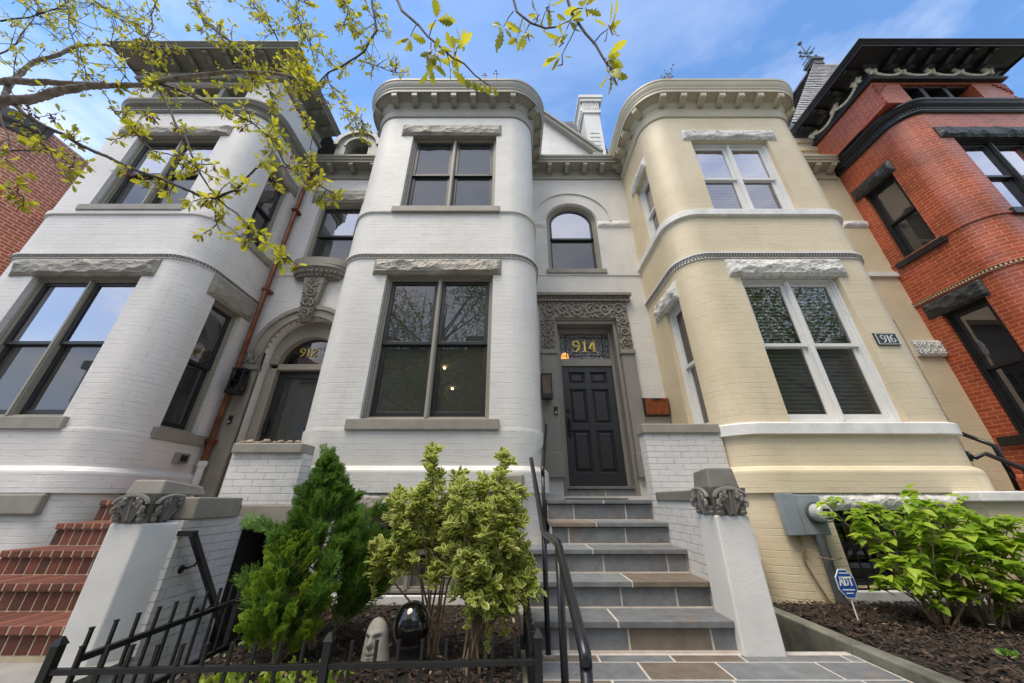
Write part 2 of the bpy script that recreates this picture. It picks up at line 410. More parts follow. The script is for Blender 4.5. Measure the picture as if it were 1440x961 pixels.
def wall_strip(name, P, z0, z1, holes, mat, parent, jamb=.2, jmat=1, u0=0., mats=None):
    """brick wall along a path with window holes (ua, ub, za, zb, arch) and their reveals"""
    mb = MB(); U = cum(P)
    us = sorted(set([round(x, 5) for x in U] + [round(h[k], 5) for h in holes for k in (0, 1)]))
    zs = sorted(set([z0, z1] + [h[k] for h in holes for k in (2, 3)]))
    pos = {u: at_u(P, U, u) for u in us}
    for ua, ub in zip(us, us[1:]):
        if ub - ua < 1e-4: continue
        for za, zb in zip(zs, zs[1:]):
            um, zm = (ua + ub) / 2, (za + zb) / 2
            if any(h[0] < um < h[1] and h[2] < zm < h[3] for h in holes): continue
            a, b = pos[ua], pos[ub]
            mb.quad((a[0], a[1], za), (b[0], b[1], za), (b[0], b[1], zb), (a[0], a[1], zb), 0,
                    [(ua + u0, za), (ub + u0, za), (ub + u0, zb), (ua + u0, zb)])
    for h in holes:
        ua, ub, za, zb = h[:4]; arch = len(h) > 4 and h[4]
        um = (ua + ub) / 2; q = at_u(P, U, um); nx, ny = q[2], q[3]
        def pt(u, z, d):
            c = at_u(P, U, u); return (c[0] - nx * d, c[1] - ny * d, z)
        w = (ub - ua) / 2
        edge = [(ua, za), (ua, zb)] if not arch else [(ua, za), (ua, zb - arch)]
        if arch:
            n = 20; pts = [(um - w * math.cos(math.pi * i / n), zb - arch + arch * math.sin(math.pi * i / n)) for i in range(n + 1)]
            for p, r in zip(pts, pts[1:]):
                mb.quad(pt(p[0], p[1], 0), pt(r[0], r[1], 0), pt(r[0], zb, 0), pt(p[0], zb, 0), 0, [(p[0] + u0, p[1]), (r[0] + u0, r[1]), (r[0] + u0, zb), (p[0] + u0, zb)])
            loop = [(ua, za)] + pts + [(ub, za)]
        else:
            loop = [(ua, za), (ua, zb), (ub, zb), (ub, za)]
        loop.append(loop[0])
        for p, r in zip(loop, loop[1:]):
            mb.quad(pt(p[0], p[1], 0), pt(r[0], r[1], 0), pt(r[0], r[1], jamb), pt(p[0], p[1], jamb), 0,
                    [(p[0] + u0, p[1]), (r[0] + u0, r[1]), (r[0] + u0 + (.1 if abs(r[0] - p[0]) < 1e-6 else 0), r[1] + (.1 if abs(r[0] - p[0]) >= 1e-6 else 0)), (p[0] + u0 + (.1 if abs(r[0] - p[0]) < 1e-6 else 0), p[1] + (.1 if abs(r[0] - p[0]) >= 1e-6 else 0))])
    return mb.build(name, mat, parent)
def sweep(mb, P, prof, m=0, closed=False, caps=True):
    """profile of (offset, z) carried along the path"""
    n = len(prof); base = len(mb.v)
    for x, y, nx, ny in P:
        for o, z in prof: mb.v.append((x + nx * o, y + ny * o, z))
    U = cum(P); V = [prof[0][1]]
    for (o0, z0), (o1, z1) in zip(prof, prof[1:]): V.append(V[-1] + (z1 - z0 if abs(z1 - z0) > 1e-6 else abs(o1 - o0)))
    for i in range(len(P) - 1):
        for k in range(n - 1):
            a = base + i * n + k
            mb.face((a, a + n, a + n + 1, a + 1), m, [(U[i], V[k]), (U[i + 1], V[k]), (U[i + 1], V[k + 1]), (U[i], V[k + 1])])
    if caps:
        mb.face([base + k for k in range(n)], m); mb.face([base + (len(P) - 1) * n + k for k in range(n)][::-1], m)
def miter(P):
    """merge doubled square-corner points into one point with a mitred normal"""
    out = []
    for p in P:
        if out and abs(out[-1][0] - p[0]) < 1e-6 and abs(out[-1][1] - p[1]) < 1e-6:
            q = out[-1]; out[-1] = (q[0], q[1], q[2] + p[2], q[3] + p[3])
        else: out.append(p)
    return out
def window(parent, fr, w, h, fm, sm, n=2, glass=('glass_up', 'glass'), blind=None, arch=0, split=.5, dep=.07, lab=None):
    mb = MB(); d = dep
    if not arch:
        fr.ring(mb, .002, w - .002, d, d + .13, .002, h - .002, .030, wb=.03)
        fr.ring(mb, .032, w - .032, d + .025, d + .13, .032, h - .032, .024, wb=.02)
    else:
        zs = h - arch; c = w / 2
        for (o1, o2, dd) in ((.002, .045, 0), (.045, .075, .03)):
            for sx in (0, 1):
                xa, xb = (o1, o2) if not sx else (w - o2, w - o1)
                fr.box(mb, xa, xb, d + dd, d + .13, .002, zs)
            k = 18
            for i in range(k):
                a0, a1 = math.pi * i / k, math.pi * (i + 1) / k
                q = []
                for dd2 in (d + dd, d + .13):
                    for (a, o) in ((a0, o1), (a1, o1), (a1, o2), (a0, o2)):
                        q.append(fr.p(c - (c - o) * math.cos(a), dd2, zs + (arch - o) * math.sin(a)))
                mb.hexa(q)
        fr.box(mb, .002, w - .002, d, d + .13, .002, .03)
    mw = .06
    if n == 2: fr.box(mb, w / 2 - mw / 2, w / 2 + mw / 2, d + .01, d + .13, .03, h - .04); fr.box(mb, w / 2 - .016, w / 2 + .016, d - .008, d + .02, .03, h - .04)
    f = mb.build('window', fm, parent, bevel=.004)
    if lab: f['label'] = lab
    xs = [(.056, w / 2 - mw / 2), (w / 2 + mw / 2, w - .056)] if n == 2 else [(.056, w - .056)]
    zb, zt = .052, h - .056
    zm = zb + (zt - zb) * split
    gl = {}
    for xa, xb in xs:
        if not arch:
            s1 = MB(); fr.ring(s1, xa, xb, d + .045, d + .08, zm - .02, zt, .054, wb=.05); s1.build('sash', sm, f, bevel=.003)
        else:
            s1 = MB(); zs = h - arch; c = w / 2; o1, o2 = .075, .12
            for sx in (0, 1):
                x0, x1 = (o1, o2) if not sx else (w - o2, w - o1)
                fr.box(s1, x0, x1, d + .045, d + .08, zm - .02, zs)
            k = 18
            for i in range(k):
                a0, a1 = math.pi * i / k, math.pi * (i + 1) / k; q = []
                for dd2 in (d + .045, d + .08):
                    for (a, o) in ((a0, o1), (a1, o1), (a1, o2), (a0, o2)):
                        q.append(fr.p(c - (c - o) * math.cos(a), dd2, zs + (arch - o) * math.sin(a)))
                s1.hexa(q)
            fr.box(s1, o1, w - o1, d + .045, d + .08, zm - .02, zm + .025)
            s1.build('sash', sm, f)
        s2 = MB(); fr.ring(s2, xa, xb, d + .08, d + .115, zb, zm + .025, .056, wb=.075); s2.build('sash', sm, f, bevel=.003)
        for key, za, zb2, dd in (('u', zm, zt - .03, d + .065), ('l', zb + .06, zm, d + .1)):
            g = gl.setdefault(key, MB())
            if arch and key == 'u':
                zs = h - arch; c = w / 2; k = 20; pts = [fr.p(xa + .03, dd, zm), fr.p(xb - .03, dd, zm)]
                for i in range(k + 1):
                    a = math.pi * i / k; pts.append(fr.p(c + (c - .1) * math.cos(a), dd, zs + (arch - .1) * math.sin(a)))
                nn = len(g.v); g.v += [tuple(p) for p in pts]; g.face(range(nn, nn + len(pts)))
            else: g.quad(fr.p(xa + .03, dd, za), fr.p(xb - .03, dd, za), fr.p(xb - .03, dd, zb2), fr.p(xa + .03, dd, zb2))
    gl['u'].build('pane', M[glass[0]], f); gl['l'].build('pane', M[glass[1]], f)
    if blind:
        b = MB(); z0, z1, mt, st = blind; z0 -= fr.o.z; z1 -= fr.o.z
        if st:
            z = z1
            while z > z0:
                for xa, xb in xs: b.hexa([fr.p(xa, d + .16, z), fr.p(xb, d + .16, z), fr.p(xb, d + .185, z + .028), fr.p(xa, d + .185, z + .028), fr.p(xa, d + .161, z + .004), fr.p(xb, d + .161, z + .004), fr.p(xb, d + .186, z + .032), fr.p(xa, d + .186, z + .032)])
                z -= st
        else:
            for xa, xb in xs: fr.box(b, xa, xb, d + .16, d + .165, z0, z1)
        b.build('blind', M[mt], f)
    return f
def rough_block(name, fr, x0, x1, z0, z1, proj, mat, parent, seed, back=.06, nx=None):
    """rock-faced stone: pitched scallops with drafted margins"""
    z0 -= .014; w, h = x1 - x0, z1 - z0; rn = random.Random(seed * 31 + 5)
    nx = max(12, int(w / .021)); nz = max(9, int(h / .021)); mb = MB(); idx = {}
    sc = []
    for j in range(int(w * h / .0065) + 4): sc.append((rn.uniform(-.05, w + .05), rn.uniform(-.03, h + .03), rn.random() ** 1.5, rn.uniform(-.35, .35), rn.uniform(.7, 1.6)))
    for i in range(nx + 1):
        for k in range(nz + 1):
            a, b = i / nx, k / nz; X, Z = w * a, h * b
            e = min(1, min(a, 1 - a) * w / .05) * min(1, min(b, 1 - b) * h / .045)
            g = min(hh + 70 * st_ * ((X - cx) ** 2 * .35 + (Z - cz) ** 2) + tl * (Z - cz) * 4 for (cx, cz, hh, tl, st_) in sc)
            g = max(0, min(1.15, g)) + .17 * mn.noise(Vector((X * 24, Z * 38, seed)))
            und = .30 * math.sin(math.pi * min(1, b * 1.15))
            d = -.012 - e * proj * (.22 + und + .62 * g)
            jx = (rn.random() - .5) * w / nx * .4 * (0 < i < nx); jz = (rn.random() - .5) * h / nz * .4 * (0 < k < nz)
            rag = .010 * mn.noise(Vector((X * 9, seed, 0))) * (k == 0)
            idx[i, k] = mb.pt(fr.p(x0 + X + jx, d, z0 + Z + jz + rag))
    for i in range(nx):
        for k in range(nz):
            mb.face((idx[i, k], idx[i + 1, k], idx[i + 1, k + 1])); mb.face((idx[i, k], idx[i + 1, k + 1], idx[i, k + 1]))
    B = {}
    for i in range(nx + 1):
        for k in (0, nz): B[i, k] = mb.pt(fr.p(x0 + w * i / nx, back, z0 + h * k / nz))
    for k in range(nz + 1):
        for i in (0, nx):
            if (i, k) not in B: B[i, k] = mb.pt(fr.p(x0 + w * i / nx, back, z0 + h * k / nz))
    for i in range(nx):
        mb.face((B[i, 0], B[i + 1, 0], idx[i + 1, 0], idx[i, 0])); mb.face((idx[i, nz], idx[i + 1, nz], B[i + 1, nz], B[i, nz]))
    for k in range(nz):
        mb.face((B[0, k], idx[0, k], idx[0, k + 1], B[0, k + 1])); mb.face((idx[nx, k], B[nx, k], B[nx, k + 1], idx[nx, k + 1]))
    return mb.build(name, mat, parent)
def brackets(parent, P, z, o0, o1, w, h, step, mat, u_from=None, u_to=None, taper=.45):
    """one modillion mesh copied along the path"""
    U = cum(P); ua = u_from if u_from is not None else .15; ub = u_to if u_to is not None else U[-1] - .15
    n = max(1, int(round((ub - ua) / step))); me = None
    for i in range(n + 1):
        q = at_u(P, U, ua + (ub - ua) * i / n); nv = Vector((q[2], q[3], 0)).normalized()
        if me is None:
            mb = MB(); L = o1 - o0
            prof = [(0, 0), (0, -h), (L * .35, -h * .92), (L * .75, -h * taper - h * .2), (L * .93, -h * .62), (L, -h * .45), (L, 0)]
            n0 = len(mb.v)
            for s in (-w / 2, w / 2):
                for (o, zz) in prof: mb.v.append((s, -o, zz))
            k = len(prof)
            for j in range(k): mb.face((n0 + j, n0 + (j + 1) % k, n0 + k + (j + 1) % k, n0 + k + j))
            mb.face(range(n0, n0 + k)); mb.face(range(n0 + 2 * k - 1, n0 + k - 1, -1))
            o = mb.build('bracket', mat, parent, bevel=.006); me = o.data
        else:
            o = bpy.data.objects.new('bracket', me); COL.objects.link(o); b = o.modifiers.new('Bevel', 'BEVEL'); b.width = .006; b.segments = 2
            adopt(o, parent)
        o.location = (q[0] + nv.x * o0, q[1] + nv.y * o0, z)
        o.rotation_euler = (0, 0, math.atan2(nv.x, -nv.y))
def scrollwork(mb, fr, x0, x1, z0, z1, d, seed, cell=.2, r=.013):
    """carved vine scrolls standing proud of a panel"""
    rnd = random.Random(seed); w, h = x1 - x0, z1 - z0
    nx = max(1, round(w / cell)); nz = max(1, round(h / cell)); cw, ch = w / nx, h / nz
    for i in range(nx):
        for k in range(nz):
            cx, cz = x0 + cw * (i + .5), z0 + ch * (k + .5); R = min(cw, ch) * .44
            sg = 1 if (i + k) % 2 else -1; a0 = rnd.random() * 6.28
            pts = []; rad = []
            for j in range(22):
                t = j / 21; a = a0 + sg * t * 9.5; rr = R * (1 - t * .85)
                pts.append(fr.p(cx + rr * math.cos(a) * cw / min(cw, ch), d - .006 - .02 * t, cz + rr * math.sin(a) * ch / min(cw, ch))); rad.append(r * (1.1 - .5 * t))
            mb.tube(pts, rad, 5)
            for j in range(9):
                a = a0 + j * .7 + rnd.random() * .3; rr = R * (.75 + .35 * rnd.random())
                c = Vector((cx + rr * math.cos(a) * cw / min(cw, ch), 0, cz + rr * math.sin(a) * ch / min(cw, ch)))
                q = []
                for t in range(4):
                    b = a + .8 * sg; rr2 = R * .16 * t
                    q.append(fr.p(min(max(c.x + rr2 * math.cos(b), x0), x1), d - .012 * (1 if t in (1, 2) else .2), min(max(c.z + rr2 * math.sin(b), z0), z1)))
                mb.tube(q, [r * .6, r * 1.15, r * .9, r * .3], 5)
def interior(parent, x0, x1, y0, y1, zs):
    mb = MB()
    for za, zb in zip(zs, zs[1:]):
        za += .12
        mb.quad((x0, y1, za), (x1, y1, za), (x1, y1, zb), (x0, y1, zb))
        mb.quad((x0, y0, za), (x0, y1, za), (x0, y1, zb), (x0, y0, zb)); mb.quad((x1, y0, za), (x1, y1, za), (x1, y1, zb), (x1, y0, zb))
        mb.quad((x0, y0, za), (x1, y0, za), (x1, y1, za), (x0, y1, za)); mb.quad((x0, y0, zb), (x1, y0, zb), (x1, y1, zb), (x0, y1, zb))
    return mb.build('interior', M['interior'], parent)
YF, YM = 4.1, 5.55
RC = .42
STROKES = {  # serif numerals drawn as pen strokes (x, z in units of height)
 '9': [[(.55, .68), (.50, .86), (.34, .97), (.18, .93), (.08, .76), (.12, .56), (.26, .46), (.42, .50), (.54, .64)], [(.55, .68), (.54, .42), (.44, .18), (.28, .04), (.14, .04)]],
 '1': [[(.16, .82), (.30, .96)], [(.30, .97), (.30, .03)], [(.12, .02), (.48, .02)]],
 '4': [[(.42, .97), (.06, .30)], [(.06, .28), (.62, .28)], [(.43, .97), (.43, .03)], [(.28, .02), (.58, .02)]],
 '2': [[(.08, .74), (.14, .90), (.30, .97), (.46, .88), (.48, .70), (.38, .48), (.20, .24), (.08, .06)], [(.08, .04), (.54, .04)], [(.54, .04), (.56, .18)]],
 '6': [[(.48, .93), (.36, .97), (.18, .82), (.08, .52), (.10, .24), (.22, .06), (.38, .05), (.52, .18), (.54, .36), (.44, .50), (.28, .52), (.12, .38)]],
 'A': [[(.02, .02), (.30, .97)], [(.30, .97), (.60, .02)], [(.12, .34), (.48, .34)]],
 'D': [[(.08, .02), (.08, .97)], [(.08, .95), (.34, .93), (.54, .72), (.56, .42), (.44, .12), (.08, .04)]],
 'T': [[(.0, .95), (.58, .95)], [(.29, .95), (.29, .02)]]}
def numerals(mb, fr, text, x, z, h, d, thick=.012, fat=1.0, m=0, adv=.66):
    for ch in text:
        for st in STROKES[ch]:
            for (a, b) in zip(st, st[1:]):
                dx, dz = b[0] - a[0], b[1] - a[1]; L = math.hypot(dx, dz)
                wid = (.045 + .085 * abs(dz) / L) * fat * h / 2
                tx, tz = dx / L, dz / L; ex = wid * .4
                ax, az = x + a[0] * h - tx * ex, z + a[1] * h - tz * ex; bx, bz = x + b[0] * h + tx * ex, z + b[1] * h + tz * ex
                ox, oz = -tz * wid, tx * wid
                q = [fr.p(ax + ox, d, az + oz), fr.p(ax - ox, d, az - oz), fr.p(bx - ox, d, bz - oz), fr.p(bx + ox, d, bz + oz)]
                q2 = [fr.p(ax + ox, d - thick, az + oz), fr.p(ax - ox, d - thick, az - oz), fr.p(bx - ox, d - thick, bz - oz), fr.p(bx + ox, d - thick, bz + oz)]
                mb.hexa(q + q2, m)
        x += h * (adv if ch != '1' else adv * .86)
FRONT = Fr((0, YF, 0)); MAIN = Fr((0, YM, 0))
def bay_common(house, XL, XR, wall, sillmat, lintmat, cornmat, holes_f, holes_l, holes_r, top, band2=True, seed=1, ledge=False, dent=None, square_top=None):
    P = bay_path(XL, XR, YF, YM, RC); U = cum(P)
    side = YM - YF - RC; arc = RC * math.pi / 2
    uf = side + arc * math.hypot(1, 0)      # start of the flat front (polyline arc is slightly shorter)
    uf = U[23]; ur = U[46]
    holes = []
    for (x0, x1, z0, z1) in holes_f: holes.append((uf + x0 - (XL + RC), uf + x1 - (XL + RC), z0, z1))
    for (y0, y1, z0, z1) in holes_l: holes.append((YM - y1, YM - y0, z0, z1))
    for (y0, y1, z0, z1) in holes_r: holes.append((ur + y0 - (YF + RC), ur + y1 - (YF + RC), z0, z1))
    wall_strip('bay_wall', P, 1.0, top, holes, wall, house, .075)
    # plinth
    Pp = bay_path(XL, XR, YF, YM, RC)
    mb = MB(); sweep(mb, Pp, [(-.02, 1.31), (.004, 1.30), (.03, 1.285), (.062, 1.25), (.066, 1.23), (.066, 1.02), (.02, 1.02)])
    mb.build('base_course', wall, house, smooth=False)
    return P, U
def dentil_band(house, P, z0, z1, mat, dmat, step=.045, drop=True):
    mb = MB(); sweep(mb, P, [(0, z1 + .012), (.036, z1), (.036, z1 - .03), (.012, z1 - .034), (.012, z0 + .016), (.02, z0 + .012), (.02, z0), (0, z0)])
    U = cum(P); u = .02
    while u < U[-1]:
        q = at_u(P, U, u); nx, ny = q[2], q[3]; l = math.hypot(nx, ny); nx /= l; ny /= l
        tx, ty = -ny, nx; w = step * .27; x, y = q[0], q[1]
        zc0, zc1 = z0 + .016, z1 - .034
        c = [(x + tx * s + nx * o, y + ty * s + ny * o, z) for z in (zc0, zc1) for (s, o) in ((-w, .032), (w, .032), (w, .0), (-w, .0))]
        mb.hexa(c, 1); u += step
    return mb.build('string_course', [mat, dmat], house)
def cornice_round(house, P, mat, z=7.66):
    mb = MB()
    sweep(mb, P, [(0, z), (.025, z + .015), (.045, z + .10), (.05, z + .12), (.03, z + .13), (.03, z + .25), (.055, z + .30), (.075, z + .36), (.08, z + .385), (.215, z + .455), (.22, z + .44), (.235, z + .44), (.235, z + .50),
                  (.25, z + .53), (.25, z + .55), (.27, z + .60), (.285, z + .65), (.285, z + .68), (.30, z + .705), (.30, z + .75), (.25, z + .765), (-.3, z + .80)])
    c = mb.build('cornice', mat, house)
    brackets(c, P, z + .425, .05, .225, .105, .165, .385, mat)
    return c
def entry_cornice(house, x0, x1, mat, z=7.72, step=.37):
    P = [(x0, YM, 0, -1), (x1, YM, 0, -1)]
    mb = MB(); sweep(mb, P, [(-.05, z), (.03, z), (.045, z + .05), (.03, z + .06), (.03, z + .2), (.05, z + .24), (.06, z + .27), (.23, z + .31), (.23, z + .29), (.25, z + .29), (.25, z + .35), (.27, z + .36), (.27, z + .39), (.30, z + .44), (.30, z + .48), (.26, z + .49), (-.2, z + .52)])
    c = mb.build('cornice', mat, house)
    brackets(c, P, z + .30, .045, .24, .10, .15, step, mat, .17, x1 - x0 - .17)
    return c
def cornice_square(house, XL, XR, mat, fmat, brk, gar=None, z=8.84, step=.40, over=.36):
    P0 = bay_path(XL, XR, YF - .03, YM, 0, 0, square=True); P = miter(P0)
    mb = MB(); sweep(mb, P, [(-.1, z), (.05, z), (.07, z + .03), (.07, z + .06), (.04, z + .08), (.0, z + .09)], caps=True)
    f0 = mb.build('moulding', mat, house)
    mb = MB(); sweep(mb, P, [(-.1, z + .085), (.0, z + .085), (.0, z + .40), (-.1, z + .40)], caps=True)
    f = mb.build('frieze', fmat, house)
    mb = MB(); sweep(mb, P, [(-.1, z + .36), (.02, z + .36), (.05, z + .40), (.10, z + .42), (over, z + .45), (over, z + .425), (over + .02, z + .425), (over + .02, z + .47), (over + .05, z + .49), (over + .05, z + .505), (over + .09, z + .535), (over + .09, z + .555), (over, z + .57), (-.4, z + .80)])
    c = mb.build('cornice', mat, house)
    brackets(c, P0, z + .44, .02, over - .01, .10, .11, step, brk, .25, cum(P0)[-1] - .25, .2)
    if gar:
        g = MB()
        def swag(fr, x0, x1, zt):
            n = 5; 
            m = max(1, round((x1 - x0) / .62)); w = (x1 - x0) / m
            for i in range(m + 1):
                x = x0 + w * i
                for (dx, dz) in ((-.13, .05), (.13, .05), (-.10, -.02), (.10, -.02), (-.06, -.10), (.06, -.10)):
                    pts = [fr.p(x, -.012, zt), fr.p(x + dx * .5, -.022, zt + dz * .5 + .015), fr.p(x + dx, -.012, zt + dz)]
                    g.tube(pts, [.034, .042, .022], 5)
                if i < m:
                    k = 14
                    for j in range(k):
                        t = (j + .5) / k; xx = x + w * t; zz = zt - .02 - .14 * (1 - (2 * t - 1) ** 2)
                        g.blob(fr.p(xx, -.012, zz), (.040, .032, .034), j, .2, 4)
        swag(Fr((0, YF - .03, 0)), XL + .12, XR - .12, z + .33)
        swag(Fr((XL, 0, 0), (0, -1), (-1, 0)), -(YM - .15), -(YF + .15), z + .33)
        g.build('garland', gar, f)
    return c
def roof_flat(house, XL, XR, z, mat, yb=9):
    mb = MB(); mb.box(XL, XR, YF + .1, yb, z - .05, z); return mb.build('roof', mat, house)
def slate_roof(house, x0, x1, y0, z0, y1, z1, mat, seed=3, rows=.17, name='roof'):
    """courses of separate slates, tones vary in the mesh"""
    rnd = random.Random(seed); mb = MB(); mb.c = {}
    L = math.hypot(y1 - y0, z1 - z0); n = int(L / rows); dy, dz = (y1 - y0) / L, (z1 - z0) / L
    mb.quad((x0, y0 + .02, z0 - .02), (x1, y0 + .02, z0 - .02), (x1, y1 + .02, z1 - .02), (x0, y1 + .02, z1 - .02))
    for i in range(n):
        x = x0 - rnd.random() * .2
        while x < x1:
            w = .2; a, b = max(x, x0), min(x + w - .006, x1)
            if b - a > .01:
                s0, s1 = i * rows, (i + 1) * rows + .02; lift = .014
                p = lambda xx, s, o: (xx, y0 + dy * s - dz * o, z0 + dz * s + dy * o)
                f0 = len(mb.f)
                mb.hexa([p(a, s0, 0), p(b, s0, 0), p(b, s0, lift), p(a, s0, lift), p(a, s1, 0), p(b, s1, 0), p(b, s1, .004), p(a, s1, .004)])
            x += w
    return mb.build(name, mat, house)
# ================================================================== the five houses
ZR = [.2, 1.1, 4.75, 8.0]
# ---------- house 914: the white one in the middle
h914 = empty('row_house', (-1.13, YF, 0), 'white brick row house with grey trim and gilt number 914 over a black panel door', 'house', 'row houses along the street')
XL, XR = -2.65, .39
Pb, Ub = bay_common(h914, XL, XR, M['white_a'], M['trim'], M['trim'], M['cornice_a'], [(-1.85, -.28, 1.83, 3.97), (-1.85, -.29, 5.30, 7.14)], [], [], 8.42)
def front_win(house, x0, x1, z0, z1, fm, sm, glass, blind=None, lab=None, split=.5):
    return window(house, Fr((x0, YF, z0)), x1 - x0, z1 - z0, M[fm], M[sm], 2, glass, blind, lab=lab, split=split)
front_win(h914, -1.85, -.28, 1.83, 3.97, 'frame_g', 'sash_k', ('screen2', 'screen2'), lab='tall double window over the front garden')
front_win(h914, -1.85, -.29, 5.30, 7.14, 'frame_g', 'sash_k', ('screen2', 'screen2'), (5.34, 7.0, 'blind', 0), lab='upper double window with woven shades')
def sill(house, fr, x0, x1, z0, z1, mat, proud=.05):
    mb = MB(); fr.box(mb, x0, x1, -proud, .09, z0, z1); return mb.build('sill', mat, house, bevel=.008)
sill(h914, FRONT, -1.99, -.155, 1.70, 1.83, M['trim']); sill(h914, FRONT, -1.96, -.20, 5.18, 5.30, M['trim'])
rough_block('lintel', FRONT, -2.06, -.16, 3.97, 4.245, .07, M['trim'], h914, 1)
rough_block('lintel', FRONT, -2.07, -.20, 7.14, 7.43, .06, M['trim'], h914, 2)
dentil_band(h914, Pb, 4.262, 4.35, M['white_a'], M['trim_dk'])
mb = MB(); sweep(mb, Pb, [(0, 1.712), (.018, 1.71), (.018, 1.69), (0, 1.31)]); mb.build('string_course', M['white_a'], h914)
mb = MB(); sweep(mb, Pb, [(0, 5.30), (.03, 5.285), (.03, 5.19), (.012, 5.182), (0, 5.18)]); mb.build('string_course', M['white_a'], h914)
cornice_round(h914, Pb, M['cornice_a']); roof_flat(h914, XL - .1, XR + .1, 8.46, M['slate_dk'])
# foundation with basement window
Pf = bay_path(XL, XR, YF - .03, YM, RC); Uf = cum(Pf)
wall_strip('foundation', Pf, -.2, 1.02, [(Uf[23] + (-1.72 - XL - RC), Uf[23] + (-.42 - XL - RC), .10, .80)], M['white_a'], h914, .12)
rough_block('lintel', Fr((0, YF - .03, 0)), -1.95, -.35, .80, 1.015, .06, M['trim'], h914, 5)
window(h914, Fr((-1.72, YF - .03, .10)), 1.30, .70, M['trim'], M['trim_dk'], 2, ('screen', 'screen'), dep=.05, lab='grey basement window behind the shrubs')
sill(h914, Fr((0, YF - .03, 0)), -1.82, -.32, .02, .10, M['white_stone'], .03)
mb = MB(); mb.box(XL + .2, XR - .25, YF - .09, YF, -.2, -.03); mb.build('footing', M['trim_dk'], h914, bevel=.01)
for (a, b, c, d) in ((-.235, .135, 1.085, 1.215), (-.15, .12, .775, 1.045)):
    mb = MB(); mb.box(a, b, YF - .13, YF + .02, c, d); mb.build('quoin', M['trim'], h914, bevel=.03)
# entry wall with arched window and door
def main_wall(house, x0, x1, holes, wall, z0=.0, z1=7.9, jamb=.2):
    P = [(x0, YM, 0, -1), (x1, YM, 0, -1)]
    return wall_strip('front_wall', P, z0, z1, [(h[0] - x0, h[1] - x0) + tuple(h[2:]) for h in holes], wall, house, jamb, u0=x0 + 3)
main_wall(h914, .39, 2.58, [(.745, 1.83, 5.14, 6.93, .5), (.78, 1.94, 1.0, 4.02)], M['white_a'])
window(h914, Fr((.745, YM, 5.14)), 1.085, 1.79, M['frame_g'], M['sash_k'], 1, ('glass_up', 'screen2'), None, arch=.5, dep=.06, lab='round-headed window over the entrance')
sill(h914, MAIN, .70, 1.90, 5.04, 5.14, M['trim'], .05)
mb = MB(); P = [(.39, YM, 0, -1), (2.58, YM, 0, -1)]; sweep(mb, P, [(0, 5.06), (.02, 5.05), (.02, 5.0), (0, 4.99)]); mb.build('string_course', M['white_a'], h914)
def arch_band(mb, fr, xc, w0, w1, zs, d0, d1, n=24, a0=0, a1=math.pi, rz0=None, rz1=None):
    rz0 = rz0 or w0; rz1 = rz1 or w1
    for i in range(n):
        t0, t1 = a0 + (a1 - a0) * i / n, a0 + (a1 - a0) * (i + 1) / n; q = []
        for d in (d0, d1):
            for (t, w, rz) in ((t0, w1, rz1), (t1, w1, rz1), (t1, w0, rz0), (t0, w0, rz0)):
                q.append(fr.p(xc - w * math.cos(t), d, zs + rz * math.sin(t)))
        mb.hexa(q)
mb = MB(); arch_band(mb, MAIN, 1.2875, .56, .83, 6.43, -.022, .05, rz0=.52, rz1=.80)
arch_band(mb, MAIN, 1.2875, .83, .86, 6.43, -.05, .05, rz0=.80, rz1=.83)
mb.build('arch_moulding', M['white_a'], h914)
for k, (a, b) in enumerate(((.40, .74), (1.84, 2.56))): rough_block('impost', MAIN, a, b, 6.28, 6.44, .05, M['white_stone'], h914, 11 + k)
entry_cornice(h914, .30, 2.66, M['cornice_a'])
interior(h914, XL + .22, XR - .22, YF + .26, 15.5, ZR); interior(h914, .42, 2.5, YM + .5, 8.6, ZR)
for (px, py) in ((625, 519), (636, 548)):      # the two lit downlights on the parlour ceiling
    r = ray(px, py); z = 4.66; k = (z - EYE) / r[2]
    mb = MB(); mb.lathe((r[0] * k, r[1] * k, z), [(.03, 0), (.04, .01), (.045, .05)], 14); mb.build('ceiling_lamp', M['lens'], h914)
